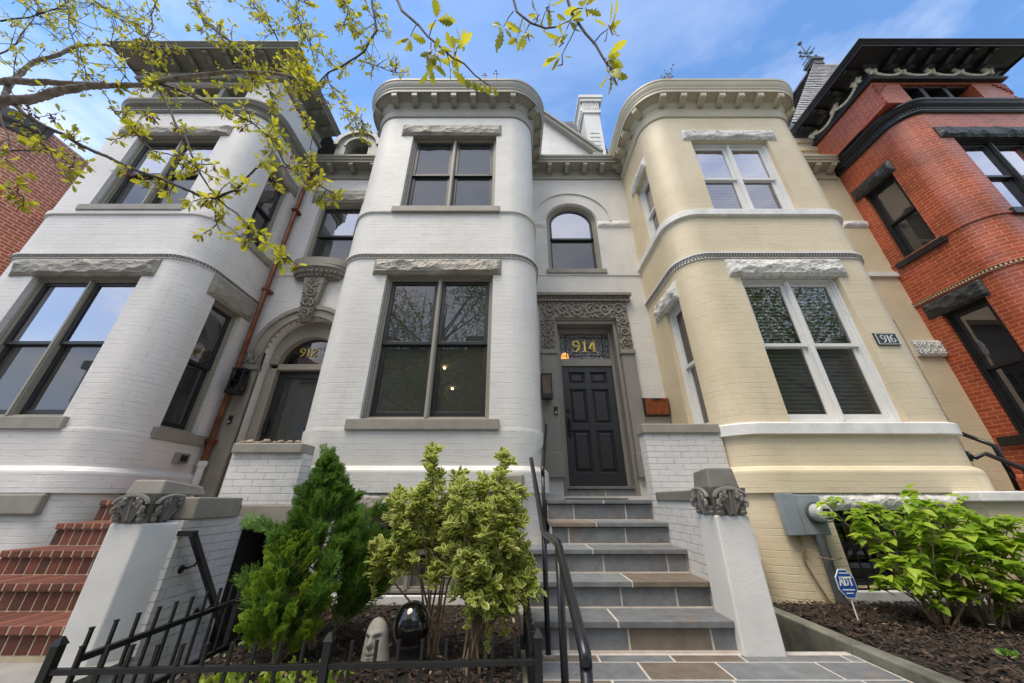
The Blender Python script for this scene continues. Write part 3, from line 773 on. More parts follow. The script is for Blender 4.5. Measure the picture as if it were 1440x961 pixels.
# door
DY = 5.80
DF = Fr((0, DY, 0))
mb = MB()
DF.box(mb, .79, .905, -.03, .06, 1.14, 3.93); DF.box(mb, 1.825, 1.93, -.03, .06, 1.14, 3.93)
DF.box(mb, .905, 1.825, -.03, .06, 3.16, 3.30); DF.box(mb, .905, 1.825, -.03, .06, 3.83, 3.93)
for a, b in ((.78, .84), (1.88, 1.94)): DF.box(mb, a, b, -.22, -.03, 1.0, 4.0)
DF.box(mb, .84, 1.88, -.22, -.03, 3.93, 4.015)
frame914 = mb.build('door_frame', M['frame_door'], h914, bevel=.006)
def panel_door(house, fr, x0, x1, z0, z1, mat):
    w, h = x1 - x0, z1 - z0; mb = MB()
    st = .115; mid = w / 2; rows = [(.20, .86), (.98, 1.58), (1.69, 1.90)]
    fr.box(mb, x0, x1, .035, .05, z0, z1)
    for a, b in ((x0, x0 + st), (x0 + mid - .05, x0 + mid + .05), (x1 - st, x1)): fr.box(mb, a, b, 0, .035, z0, z1)
    zz = [z0] + [z0 + v for r in rows for v in r] + [z1]
    for i in range(0, len(zz), 2):
        for a, b in ((x0 + st, x0 + mid - .05), (x0 + mid + .05, x1 - st)): fr.box(mb, a, b, 0, .035, zz[i], zz[i + 1])
    door = mb.build('door', mat, house, bevel=.004)
    for r in rows:
        for a, b in ((x0 + st, x0 + mid - .05), (x0 + mid + .05, x1 - st)):
            p = MB(); a += .022; b -= .022; za, zb = z0 + r[0] + .022, z0 + r[1] - .022; c = .035
            o = [fr.p(a, .034, za), fr.p(b, .034, za), fr.p(b, .034, zb), fr.p(a, .034, zb), fr.p(a + c, .010, za + c), fr.p(b - c, .010, za + c), fr.p(b - c, .010, zb - c), fr.p(a + c, .010, zb - c)]
            n0 = len(p.v); p.v += [tuple(q) for q in o]
            for q in ((4, 5, 6, 7), (0, 1, 5, 4), (1, 2, 6, 5), (2, 3, 7, 6), (3, 0, 4, 7)): p.face([n0 + i for i in q])
            p.build('door_panel', mat, door)
    return door
d914 = panel_door(h914, DF, .905, 1.825, 1.15, 3.16, M['door_k'])
mb = MB(); DF.box(mb, .955, .995, -.06, -.0, 1.92, 2.22); mb.tube([DF.p(.975, -.03, 2.2), DF.p(.975, -.075, 2.16), DF.p(.975, -.075, 2.0), DF.p(.975, -.03, 1.96)], .011, 8); mb.build('handle', M['iron'], d914, bevel=.006)
mb = MB(); mb.tube([DF.p(.975, -.0, 2.36), DF.p(.975, -.03, 2.36)], .032, 14); mb.build('lock', M['iron'], d914)
tr = MB(); tr.quad(DF.p(.905, .03, 3.30), DF.p(1.825, .03, 3.30), DF.p(1.825, .03, 3.83), DF.p(.905, .03, 3.83))
trans = tr.build('transom', M['leaded'], h914)
mb = MB(); numerals(mb, DF, '914', 1.135, 3.455, .235, .018, .012, 1.15, adv=.70); mb.build('house_number', M['gold'], trans)
mb = MB()
for x in (1.02, 1.71): mb.tube([DF.p(x, .026, 3.31), DF.p(x, .026, 3.82)], .006, 5)
for z in (3.38, 3.75): mb.tube([DF.p(.91, .026, z), DF.p(1.82, .026, z)], .006, 5)
mb.build('lead_came', M['iron'], trans)
mb = MB(); mb.blob((1.09, 6.45, 3.62), (.085, .085, .085), 1, 0, 8); mb.build('hall_lamp', M['globe'], h914, smooth=True)
# carved door surround
for a, b in ((.505, .80), (1.92, 2.185)):
    mb = MB(); MAIN.box(mb, a + .015, b - .015, -.055, .05, 1.30, 3.36)
    MAIN.box(mb, a, b, -.085, .04, 3.28, 3.345); MAIN.box(mb, a + .01, b - .01, -.07, .045, 3.345, 3.375)
    MAIN.box(mb, a, b, -.08, .045, 1.25, 1.62)
    mb.build('pilaster', M['frame_door'], h914, bevel=.01)
mb = MB(); MAIN.box(mb, .525, .785, -.045, .05, 3.375, 4.02); MAIN.box(mb, 1.935, 2.165, -.045, .05, 3.375, 4.02); MAIN.box(mb, .525, 2.165, -.045, .049, 4.022, 4.36)
scrollwork(mb, MAIN, .535, .775, 3.39, 4.02, -.045, 4, .23, .020); scrollwork(mb, MAIN, 1.945, 2.155, 3.39, 4.02, -.045, 5, .22, .020); scrollwork(mb, MAIN, .56, 2.13, 4.04, 4.34, -.045, 6, .27, .022)
mb.build('carved_panel', M['stonecarve'], h914)
mb = MB(); MAIN.box(mb, .45, 2.24, -.10, .048, 4.362, 4.395); MAIN.box(mb, .43, 2.26, -.15, .046, 4.46, 4.515); MAIN.box(mb, .46, 2.23, -.08, .047, 4.396, 4.46)
x = .48
while x < 2.22: mb.blob(MAIN.p(x, -.095, 4.43), (.021, .03, .03), 1, 0, 4); x += .052
mb.build('carved_cap', M['stonecarve'], h914)
# gable, chimney and roof behind the cornice
mb = MB(); g = [(-1.35, 8.2), (2.02, 8.2), (2.02, 8.85), (.45, 10.72), (-1.35, 8.7)]; Y0, Y1 = 5.72, 7.6
n0 = len(mb.v); mb.v += [(x, Y0, z) for x, z in g] + [(x, Y1, z) for x, z in g]
mb.face([n0 + i for i in range(5)], 0, [(x, z) for x, z in g])
for i in range(5): mb.face([n0 + i, n0 + (i + 1) % 5, n0 + 5 + (i + 1) % 5, n0 + 5 + i])
gb = mb.build('gable', M['white_a'], h914)
mb = MB(); mb.hexa([(.40, 5.58, 10.72), (2.14, 5.58, 8.66), (2.14, 5.9, 8.66), (.40, 5.9, 10.72), (.40, 5.58, 10.86), (2.22, 5.58, 8.74), (2.22, 5.9, 8.74), (.40, 5.9, 10.86)])
mb.hexa([(.40, 5.53, 10.82), (2.2, 5.53, 8.72), (2.2, 7.6, 8.72), (.40, 7.6, 10.82), (.40, 5.53, 10.89), (2.26, 5.53, 8.77), (2.26, 7.6, 8.77), (.40, 7.6, 10.89)])
mb.box(2.0, 2.22, 5.56, 5.8, 8.5, 8.72); mb.build('rake_board', M['cornice_a'], gb, bevel=.008)
slate_roof(h914, .2, 2.62, 5.78, 8.2, 6.80, 11.9, M['slate_dk'])
mb = MB(); mb.box(.2, 2.62, 6.82, 8.8, 11.8, 11.93); mb.build('ridge', M['slate_dk'], h914)
ch = MB(); ch.box(1.97, 2.40, 5.75, 6.35, 8.2, 10.55); ch.box(1.93, 2.44, 5.71, 6.39, 10.55, 10.68); ch.box(1.95, 2.42, 5.73, 6.37, 10.68, 11.0); ch.box(1.89, 2.50, 5.67, 6.43, 11.0, 11.12); ch.box(1.86, 2.53, 5.64, 6.46, 11.12, 11.24)
for i in range(9): ch.box(1.965 + i * .05, 1.99 + i * .05, 5.70, 5.74, 10.69, 10.99)
for i in range(9): ch.box(1.90, 1.96, 5.75 + i * .065, 5.785 + i * .065, 10.69, 10.99)
for i in range(7): ch.box(2.06, 2.31, 5.735, 5.76, 8.75 + i * .16, 8.81 + i * .16)
ch.build('chimney', M['stucco'], h914, bevel=.008)
mb = MB()
for (px_, py_, h_) in ((681, 112, .28), (697, 112, .42)):
    q = on_y(px_, py_, 5.6); mb.tube([q - Vector((0, 0, 1.6)), q + Vector((0, 0, h_ * .6)), q + Vector((0, 0, h_))], [.03, .025, .008], 6); mb.tube([q + Vector((-.07, 0, h_ * .7)), q + Vector((.07, 0, h_ * .7))], .014, 5); mb.blob(q + Vector((0, 0, h_)), (.03, .03, .04), 1, 0, 4)
mb.build('finial', M['slate_dk'], h914)
# ---------- house 916: the cream one
h916 = empty('row_house', (4.06, YF, 0), 'cream painted brick row house with white ledges, white window frames and the plaque 916', 'house', 'row houses along the street')
XL, XR = 2.58, 5.54
P6, U6 = bay_common(h916, XL, XR, M['cream'], M['white_stone'], M['white_stone'], M['cornice_c'], [(3.36, 4.80, 1.80, 3.94), (3.32, 4.74, 5.24, 7.0)], [(4.46, 4.98, 1.80, 3.80), (4.50, 5.06, 5.2, 6.75)], [], 8.42)
front_win(h916, 3.36, 4.80, 1.80, 3.94, 'sash_w', 'sash_w', ('glass_b', 'screen_b'), (1.85, 3.85, 'blind', .055), lab='white double window with closed slat blinds beside the number plaque')
front_win(h916, 3.32, 4.74, 5.24, 7.0, 'sash_w', 'sash_w', ('glass_up', 'glass'), (5.3, 6.9, 'blind_lit', .07), lab='upper white double window with half lowered shades')
LF6 = lambda y, z: Fr((XL, y, z), (0, -1), (-1, 0))
window(h916, LF6(4.98, 1.80), .52, 2.0, M['sash_w'], M['sash_w'], 1, ('screen2', 'screen'), (1.85, 3.7, 'blind', .055))
window(h916, LF6(5.06, 5.2), .56, 1.55, M['sash_w'], M['sash_w'], 1, ('glass', 'screen'))
rough_block('lintel', FRONT, 3.20, 4.95, 3.94, 4.235, .07, M['white_rock'], h916, 21)
rough_block('lintel', FRONT, 3.18, 4.92, 7.02, 7.28, .06, M['white_rock'], h916, 22)
rough_block('lintel', LF6(0, 0), -5.3, -4.44, 3.80, 4.10, .06, M['white_rock'], h916, 23)
rough_block('lintel', LF6(0, 0), -5.22, -4.45, 6.78, 7.05, .05, M['white_rock'], h916, 24)
mb = MB(); sweep(mb, P6, [(0, 1.80), (.045, 1.79), (.055, 1.775), (.055, 1.655), (0, 1.65)]); mb.build('sill_course', M['white_stone'], h916)
mb = MB(); sweep(mb, P6, [(0, 5.24), (.045, 5.23), (.05, 5.22), (.05, 5.115), (0, 5.10)]); mb.build('sill_course', M['white_stone'], h916)
dentil_band(h916, P6, 4.255, 4.365, M['white_stone'], M['trim_dk'])
cornice_round(h916, P6, M['cornice_c']); roof_flat(h916, XL - .1, XR + .1, 8.46, M['slate_dk'])
Pf = bay_path(XL, XR, YF - .03, YM, RC); Uf = cum(Pf)
wall_strip('foundation', Pf, -.6, 1.02, [(Uf[23] + (3.42 - XL - RC), Uf[23] + (4.72 - XL - RC), .14, .86)], M['cream'], h916, .25)
rough_block('lintel', Fr((0, YF - .03, 0)), 3.28, 4.86, .86, 1.015, .05, M['white_rock'], h916, 25)
sill(h916, Fr((0, YF - .03, 0)), 3.32, 4.85, .02, .14, M['white_stone'], .06)
w = window(h916, Fr((3.42, YF + .12, .14)), 1.30, .72, M['sash_k'], M['sash_k'], 2, ('screen', 'screen'), dep=.05, lab='barred basement window behind the leafy shrubs')
mb = MB(); x = 3.45
while x < 4.70: mb.tube([(x, YF - .0, .14), (x, YF - .0, .86)], .009, 6); x += .115
for z in (.3, .7): mb.box(3.42, 4.72, YF - .006, YF + .006, z, z + .02)
mb.build('bar', M['iron'], w)
mb = MB(); P = [(5.54, YM, 0, -1), (7.75, YM, 0, -1)]
main_wall(h916, 5.54, 7.75, [(6.1, 7.15, 1.0, 4.0), (6.1, 7.1, 5.14, 6.9, .5)], M['cream'])
window(h916, Fr((6.1, YM, 5.14)), 1.0, 1.76, M['sash_w'], M['sash_w'], 1, arch=.5)
panel_door(h916, Fr((0, YM + .22, 0)), 6.1, 7.15, 1.1, 3.2, M['door_k'])
tr = MB(); tr.quad((6.1, YM + .22, 3.2), (7.15, YM + .22, 3.2), (7.15, YM + .22, 4.0), (6.1, YM + .22, 4.0)); tr.build('transom', M['leaded'], h916)
sweep(mb, P, [(0, 5.08), (.05, 5.06), (.05, 4.96), (0, 4.95)]); mb.build('string_course', M['white_stone'], h916)
for a, b in ((5.56, 6.05), (7.2, 7.74)):
    mb = MB(); MAIN.box(mb, a, b, -.05, .03, 3.25, 3.55); scrollwork(mb, MAIN, a, b, 3.27, 3.53, -.05, int(a * 10), .15, .016); mb.build('impost', M['white_stone'], h916)
for k, (a, b) in enumerate(((5.56, 6.05), (7.15, 7.74))): rough_block('impost', MAIN, a, b, 6.28, 6.44, .05, M['white_stone'], h916, 31 + k)
entry_cornice(h916, 5.46, 7.6, M['cornice_c'])
mb = MB()
for i in range(6): MAIN.box(mb, 6.3, 7.62, -.02 - .035 * (i % 2), .3, 8.24 + i * .15, 8.39 + i * .15)
mb.build('parapet', M['cream'], h916)
slate_roof(h916, 5.6, 7.6, 5.5, 8.2, 7.6, 10.2, M['slate_dk'], 8)
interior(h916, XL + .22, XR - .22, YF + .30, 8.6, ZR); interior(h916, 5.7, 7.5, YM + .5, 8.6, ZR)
# ---------- house 912: white, with the tall square-topped bay
h912 = empty('row_house', (-6.3, YF, 0), 'white brick row house with copper drainpipe and gilt number 912 in an arched doorway', 'house', 'row houses along the street')
XL, XR = -7.85, -4.80
P2, U2 = bay_common(h912, XL, XR, M['white_b'], M['trim'], M['trim'], M['cornice_b'], [(-7.05, -5.46, 1.86, 3.95), (-7.0, -5.46, 5.34, 7.14)], [], [(4.66, 5.24, 1.84, 3.90), (4.66, 5.24, 5.22, 7.0)], 8.2)
front_win(h912, -7.05, -5.46, 1.86, 3.95, 'frame_g', 'sash_k', ('glass_up', 'screen2'), lab='double window with bright sky reflections above the brick steps')
front_win(h912, -7.0, -5.46, 5.34, 7.14, 'frame_g', 'sash_k', ('glass_up', 'screen2'), lab='upper double window half hidden by oak twigs')
sill(h912, FRONT, -7.2, -5.36, 1.71, 1.86, M['trim']); sill(h912, FRONT, -7.1, -5.38, 5.22, 5.34, M['trim'])
RF2 = Fr((XR, 0, 0), (0, 1), (1, 0))
window(h912, Fr((XR, 4.66, 1.84), (0, 1), (1, 0)), .58, 2.06, M['frame_g'], M['sash_k'], 1, ('glass', 'screen2'))
window(h912, Fr((XR, 4.66, 5.22), (0, 1), (1, 0)), .58, 1.78, M['frame_g'], M['sash_k'], 1, ('glass', 'screen2'))
sill(h912, RF2, 4.58, 5.46, 1.69, 1.84, M['trim']); sill(h912, RF2, 4.58, 5.40, 5.10, 5.22, M['trim'])
rough_block('lintel', FRONT, -7.42, -5.28, 3.95, 4.24, .07, M['trim'], h912, 41); rough_block('lintel', FRONT, -7.4, -5.3, 7.14, 7.40, .06, M['trim'], h912, 42)
rough_block('lintel', RF2, 4.48, 5.44, 3.90, 4.24, .06, M['trim'], h912, 43); rough_block('lintel', RF2, 4.5, 5.42, 7.0, 7.3, .06, M['trim'], h912, 44)
dentil_band(h912, P2, 4.262, 4.35, M['white_b'], M['trim_dk'])
mb = MB(); sweep(mb, P2, [(0, 1.722), (.018, 1.72), (.018, 1.70), (0, 1.31)]); mb.build('string_course', M['white_b'], h912)
mb = MB(); sweep(mb, P2, [(0, 5.24), (.03, 5.23), (.03, 5.15), (.012, 5.142), (0, 5.14)]); mb.build('string_course', M['white_b'], h912)
Pf = bay_path(XL, XR, YF - .03, YM, RC); Uf = cum(Pf)
wall_strip('foundation', Pf, -.6, 1.02, [(Uf[23] + .5, Uf[23] + 1.9, .15, .75)], M['white_b'], h912, .2)
rough = MB(); Fr((0, YF - .03, 0)).box(rough, -7.3, -5.08, -.05, .03, .80, 1.012); rough.build('lintel', M['trim'], h912, bevel=.02)
window(h912, Fr((XL + RC + .5, YF - .03, .15)), 1.4, .6, M['trim'], M['trim_dk'], 2, ('screen', 'screen'), dep=.05)
BELT = [(0, 7.80), (.03, 7.81), (.05, 7.84), (.05, 7.87), (.03, 7.875), (.03, 7.95), (.09, 7.99), (.11, 8.03), (.13, 8.06), (.13, 8.10), (.06, 8.13), (-.2, 8.15)]
def belt(house, P, mat, dm):
    mb = MB(); sweep(mb, P, BELT); U = cum(P); u = .02
    while u < U[-1]:
        q = at_u(P, U, u); l = math.hypot(q[2], q[3]); nx, ny = q[2] / l, q[3] / l
        mb.blob((q[0] + nx * .045, q[1] + ny * .045, 7.912), (.016, .016, .032), 1, 0, 3); u += .05
    return mb.build('belt_course', [mat, dm], house)
belt(h912, P2, M['cornice_b'], M['trim_dk'])
def top_block(house, XL, XR, wall, wm, ax0, ax1, n=3):
    P = bay_path(XL, XR, YF - .01, YM, 0, square=True); U = cum(P); f0 = U[1]
    wall_strip('attic_wall', P, 8.14, 8.86, [(f0 + ax0 - XL, f0 + ax1 - XL, 8.14, 8.80)], wall, house, .42)
    w = (ax1 - ax0); mb = MB()
    for i in range(1, n): mb.box(ax0 + w * i / n - .045, ax0 + w * i / n + .045, YF + .05, YF + .34, 8.16, 8.8)
    mb.box(ax0, ax1, YF + .03, YF + .4, 8.14, 8.18); mb.box(ax0, ax1, YF + .05, YF + .36, 8.76, 8.81)
    wd = mb.build('window', wm, house, bevel=.01); wd['label'] = 'attic window band under the frieze'
    g = MB()
    for i in range(n): g.quad((ax0 + w * i / n + .05, YF + .3, 8.18), (ax0 + w * (i + 1) / n - .05, YF + .3, 8.18), (ax0 + w * (i + 1) / n - .05, YF + .3, 8.78), (ax0 + w * i / n + .05, YF + .3, 8.78))
    g.build('pane', M['screen2'], wd)
    mb = MB()                                     # corbelled brick corner that carries the square top over the round bay
    for s, X in ((-1, XL), (1, XR)):
        for i in range(5):
            o = .055 * (4 - i); z = 8.14 + .02
            mb.box(X + (.02 if s < 0 else -.02) - s * 0 - .0, X + s * .012, YF - .02, YF + .02 + .0, 8.16 + i * .13, 8.22 + i * .13)
            a, b = sorted((X + s * .012, X - s * (.02 + .055 * i)))
            mb.box(a, b, YF - .03, YF + .02, 8.46 + .064 * i, 8.50 + .064 * i)
    mb.box(XL + .002, XR - .002, YF - .008, YF + .55, 8.132, 8.15)
    mb.build('corbel', M['red_plain'] if wall is M['red'] else wall, house)
top_block(h912, -7.75, XR, M['white_b'], M['frame_g'], -7.3, -5.4)
cornice_square(h912, -7.75, XR, M['cornice_b'], M['cornice_a'], M['cornice_b'])
roof_flat(h912, -7.75, XR, 9.7, M['slate_dk'])
# entry of 912
main_wall(h912, XR, -2.65, [(-4.30, -3.36, 5.28, 7.0), (-4.42, -3.02, .95, 4.05, .72)], M['white_b'], jamb=.28)
window(h912, Fr((-4.30, YM, 5.28)), .94, 1.72, M['frame_g'], M['sash_k'], 1, ('glass_up', 'screen2'), dep=.09)
rough_block('lintel', MAIN, -4.5, -3.2, 7.0, 7.36, .06, M['trim'], h912, 46)
mb = MB(); sweep(mb, [(XR, YM, 0, -1), (-2.65, YM, 0, -1)], [(0, 5.06), (.025, 5.05), (.025, 4.99), (0, 4.98)]); mb.build('string_course', M['white_b'], h912)
mb = MB(); xc = -3.83                               # bowed stone sill on a carved corbel
for (r, z0, z1) in ((.56, 5.12, 5.27), (.52, 5.06, 5.12)):
    prof = [(xc - r * math.cos(math.pi * i / 16), YM - .26 * math.sin(math.pi * i / 16) ** .8 if 0 < i < 16 else YM) for i in range(17)]
    n0 = len(mb.v); mb.v += [(x, y, z0) for x, y in prof] + [(x, y, z1) for x, y in prof]
    for i in range(16): mb.face((n0 + i, n0 + i + 1, n0 + 18 + i, n0 + 17 + i))
    mb.face(range(n0 + 16, n0 - 1, -1)); mb.face(range(n0 + 17, n0 + 34))
mb.build('sill', M['trim'], h912)
mb = MB()
for i in range(16):
    a0, a1 = math.pi * i / 16, math.pi * (i + 1) / 16
    f = lambda a, r, d, z: (xc - r * math.cos(a), YM - d * math.sin(a) ** .8 if math.sin(a) > 1e-6 else YM, z)
    mb.quad(f(a0, .40, .10, 4.86), f(a1, .40, .10, 4.86), f(a1, .52, .24, 5.06), f(a0, .52, .24, 5.06))
    for t in (.25, .6):
        r = .40 + .12 * t; d = .10 + .14 * t; p = f((a0 + a1) / 2, r, d + .02, 4.86 + .2 * t); mb.blob(p, (.035, .03, .035), i, .5, 4)
mb.quad(*[(xc - .4, YM, 4.86), (xc + .4, YM, 4.86), (xc + .4, YM - .1, 4.86), (xc - .4, YM - .1, 4.86)][::-1])
MAIN.box(mb, xc - .12, xc + .12, -.10, .02, 4.1, 4.86)
mb.hexa([MAIN.p(xc - .10, -.10, 3.92), MAIN.p(xc + .10, -.10, 3.92), MAIN.p(xc + .10, .02, 3.92), MAIN.p(xc - .10, .02, 3.92), MAIN.p(xc - .2, -.14, 4.86), MAIN.p(xc + .2, -.14, 4.86), MAIN.p(xc + .2, .02, 4.86), MAIN.p(xc - .2, .02, 4.86)])
scrollwork(mb, MAIN, xc - .13, xc + .13, 3.96, 4.84, -.13, 9, .2, .02)
mb.build('carved_corbel', M['stonecarve'], h912)
mb = MB(); xa = -3.72
arch_band(mb, MAIN, xa, .70, .86, 3.33, -.05, .05, rz0=.72, rz1=.86); arch_band(mb, MAIN, xa, .86, .93, 3.33, -.085, .05, rz0=.86, rz1=.94)
mb.build('arch_moulding', M['trim'], h912)
for a, b in ((-4.75, -4.42), (-3.02, -2.70)):
    mb = MB(); MAIN.box(mb, a, b, -.06, .04, .95, 2.98); mb.build('pilaster', M['trim'], h912, bevel=.015)
for a, b in ((-4.77, -4.40), (-3.04, -2.69)):
    mb = MB(); MAIN.box(mb, a, b, -.10, .04, 2.98, 3.06); MAIN.box(mb, a + .02, b - .02, -.08, .04, 3.06, 3.33); scrollwork(mb, MAIN, a + .03, b - .03, 3.08, 3.32, -.08, int(-a * 10), .16, .018); mb.build('impost', M['stonecarve'], h912)
D2 = Fr((0, YM + .28, 0)); mb = MB()
D2.box(mb, -4.40, -4.24, -.10, .05, .95, 3.1); D2.box(mb, -3.2, -3.04, -.10, .05, .95, 3.1); D2.box(mb, -4.24, -3.2, -.10, .05, 3.07, 3.18)
arch_band(mb, D2, xa, .54, .70, 3.18, -.10, .05, rz0=.55, rz1=.87)
mb.build('door_frame', M['frame_g'], h912, bevel=.006)
mb = MB(); D2.ring(mb, -4.24, -3.2, 0, .05, 1.0, 3.07, .13); d2 = mb.build('door', M['sash_k'], h912, bevel=.005)
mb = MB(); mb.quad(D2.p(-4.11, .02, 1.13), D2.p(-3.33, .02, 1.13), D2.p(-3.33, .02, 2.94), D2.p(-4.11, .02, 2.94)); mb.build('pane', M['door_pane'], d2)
mb = MB(); D2.box(mb, -4.2, -4.15, -.05, 0, 1.95, 2.2); mb.build('handle', M['iron'], d2, bevel=.01)
mb = MB(); k = 20; pts = [D2.p(xa - .55 * math.cos(math.pi * i / k), .02, 3.18 + .55 * math.sin(math.pi * i / k)) for i in range(k + 1)]
n0 = len(mb.v); mb.v += [tuple(p) for p in pts]; mb.face(range(n0, n0 + k + 1)); t2 = mb.build('transom', M['door_glass'], h912)
mb = MB(); numerals(mb, D2, '912', -3.985, 3.375, .165, .012, .012, 1.1, adv=.72); mb.build('house_number', M['gold'], t2)
entry_cornice(h912, XR - .08, -2.56, M['cornice_b'], step=.44)
# arched dormer on the roof of 912
DM = Fr((0, 5.85, 0)); mb = MB(); xd = -4.05
DM.box(mb, xd - .55, xd - .30, 0, 1.2, 8.2, 9.35); DM.box(mb, xd + .30, xd + .55, 0, 1.2, 8.2, 9.35)
arch_band(mb, DM, xd, .30, .55, 9.35, 0, 1.2, rz0=.28, rz1=.50); dm = mb.build('dormer', M['cornice_a'], h912)
mb = MB(); arch_band(mb, DM, xd, .50, .60, 9.35, -.07, .3, rz0=.46, rz1=.56); arch_band(mb, DM, xd, .29, .35, 9.35, -.03, .3, rz0=.27, rz1=.33); mb.build('arch_moulding', M['cornice_a'], dm)
mb = MB(); mb.quad((xd - .3, 6.05, 8.2), (xd + .3, 6.05, 8.2), (xd + .3, 6.05, 9.66), (xd - .3, 6.05, 9.66)); mb.build('pane', M['glass_up'], dm)
slate_roof(h912, -4.8, -2.6, 5.36, 8.2, 6.7, 9.7, M['slate_dk'], 9)
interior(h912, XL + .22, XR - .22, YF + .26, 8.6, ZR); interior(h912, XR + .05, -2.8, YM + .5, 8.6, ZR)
dp = MB()
dp.tube([(-4.69, 5.46, 7.9), (-4.69, 5.44, 7.2), (-4.69, 5.42, 4.2), (-4.69, 5.42, 1.43)], .042, 8)
for z in (1.75, 4.55, 6.6): dp.box(-4.75, -4.63, 5.37, 5.55, z, z + .05)
pipe = dp.build('drainpipe', M['copper'], h912, smooth=False); pipe['label'] = 'reddish copper drainpipe in the inner corner'
dp = MB(); dp.tube([(-4.69, 5.42, 1.46), (-4.69, 5.42, .2)], .05, 8); dp.tube([(-4.69, 5.42, 1.40), (-4.69, 5.42, 1.48)], .064, 8); dp.build('pipe_base', M['white_stone'], pipe)
# ---------- house 918: red, with the black square top
h918 = empty('row_house', (9.0, YF, 0), 'red brick row house with black trim, cream garlands under its wide square cornice', 'house', 'row houses along the street')
XL, XR = 7.68, 10.40
P8, U8 = bay_common(h918, XL, XR, M['red'], M['black'], M['black'], M['black'], [(8.3, 9.75, 1.86, 3.95), (8.25, 9.75, 5.28, 7.10)], [(4.66, 5.28, 1.84, 3.95), (4.74, 5.34, 5.20, 6.95)], [], 8.2)
front_win(h918, 8.3, 9.75, 1.86, 3.95, 'black', 'black', ('glass_up', 'glass'), (1.9, 3.9, 'blind', .06)); front_win(h918, 8.25, 9.75, 5.28, 7.10, 'black', 'black', ('glass_up', 'glass_up'), (5.3, 7, 'blind_lit', 0))
LF8 = lambda y, z: Fr((XL, y, z), (0, -1), (-1, 0))
window(h918, LF8(5.28, 1.84), .62, 2.11, M['black'], M['black'], 1, ('glass', 'glass'), (1.9, 3.9, 'blind', .06)); window(h918, LF8(5.34, 5.20), .60, 1.75, M['black'], M['black'], 1, ('glass', 'screen2'), (6.1, 6.9, 'blind', .05))
sill(h918, FRONT, 8.15, 9.9, 1.72, 1.86, M['black']); sill(h918, FRONT, 8.15, 9.9, 5.15, 5.28, M['black'])
sill(h918, LF8(0, 0), -5.48, -4.55, 1.70, 1.84, M['black']); sill(h918, LF8(0, 0), -5.46, -4.62, 5.08, 5.20, M['black'])
rough_block('lintel', FRONT, 8.1, 9.95, 3.95, 4.24, .07, M['blackstone'], h918, 51); rough_block('lintel', FRONT, 8.02, 9.95, 7.10, 7.38, .06, M['blackstone'], h918, 52)
rough_block('lintel', LF8(0, 0), -5.46, -4.58, 3.95, 4.24, .07, M['blackstone'], h918, 53); rough_block('lintel', LF8(0, 0), -5.50, -4.66, 6.95, 7.24, .06, M['blackstone'], h918, 54)
dentil_band(h918, P8, 4.262, 4.35, M['red'], M['mortar'])
for z in (1.72, 5.24):
    mb = MB(); sweep(mb, P8, [(0, z), (.02, z - .01), (.02, z - .06), (0, z - .07)]); mb.build('string_course', M['red'], h918)
Pf = bay_path(XL, XR, YF - .03, YM, RC); wall_strip('foundation', Pf, -.6, 1.02, [], M['red'], h918)
belt(h918, P8, M['black'], M['black'])
top_block(h918, 7.5, 10.2, M['red'], M['black'], 8.05, 9.55)
cornice_square(h918, 7.5, 10.2, M['black'], M['black'], M['black'], M['garland'], over=.40)
roof_flat(h918, 7.5, 10.2, 9.7, M['slate_dk'])
main_wall(h918, 10.4, 13.5, [], M['red'], 0, 8.2)
interior(h918, XL + .22, XR - .22, YF + .30, 8.6, ZR)
# steep slate roofs of the turret behind the cornice
def slate_quad(mb, A, B, C, D, rows, per=.28, seed=2):
    """overlapping slates on the quad A-B (eaves) D-C (ridge)"""
    rnd = random.Random(seed); A, B, C, D = map(Vector, (A, B, C, D)); nrm = (B - A).cross(D - A).normalized()
    mb.quad(A - nrm * .03, B - nrm * .03, C - nrm * .03, D - nrm * .03)
    for i in range(rows):
        t0, t1 = i / rows, min(1, (i + 1.12) / rows)
        a, b, p, q = A.lerp(D, t0), B.lerp(C, t0), A.lerp(D, t1), B.lerp(C, t1)
        m_ = max(1, int((b - a).length / per)); off = .5 if i % 2 else 0
        for j in range(m_ + 1):
            u0 = max(0, (j - off) / m_ + .016 / m_ / per * .3); u1 = min(1, (j + 1 - off) / m_ - .016 / m_ / per * .3)
            if u1 <= u0: continue
            l = nrm * (.018 + .012 * rnd.random())
            mb.quad(a.lerp(b, u0) + l, a.lerp(b, u1) + l, p.lerp(q, u1), p.lerp(q, u0))
mb = MB(); A, B, C, D = (8.05, 6.15, 10.8), (17, 6.15, 10.8), (17, 8.2, 18.2), (13.15, 8.2, 18.2)
slate_quad(mb, A, B, C, D, 32); slate_quad(mb, (8.05, 13, 10.8), A, D, (13.15, 11, 18.2), 32)
mb.box(8.1, 17, 6.2, 13, 8.0, 10.8)
tur = mb.build('roof', M['slate'], h918); tur['label'] = 'steep slate roof rising behind the black cornice'
mb = MB(); x, y, z = 13.3, 8.3, 18.0
mb.box(x - .2, x + .2, y - .2, y + .2, z, z + .3); mb.box(x - .26, x + .26, y - .25, y + .25, z + .3, z + .40); mb.box(x - .2, x + .2, y - .2, y + .2, z + .44, z + .56)
mb.tube([(x, y, z + .6), (x, y, z + 2.0)], [.035, .014], 6); mb.blob((x, y, z + 2.05), (.09, .09, .09), 1, 0, 4)
for dz, w in ((.95, .34), (1.25, .26)):
    mb.tube([(x - w, y, z + dz), (x + w, y, z + dz)], .022, 5); mb.tube([(x, y - w, z + dz), (x, y + w, z + dz)], .022, 5)
    for s_ in (-1, 1): mb.blob((x + s_ * w, y, z + dz + .05), (.06, .06, .08), 1, 0, 4)
mb.build('finial', M['slate_dk'], tur)
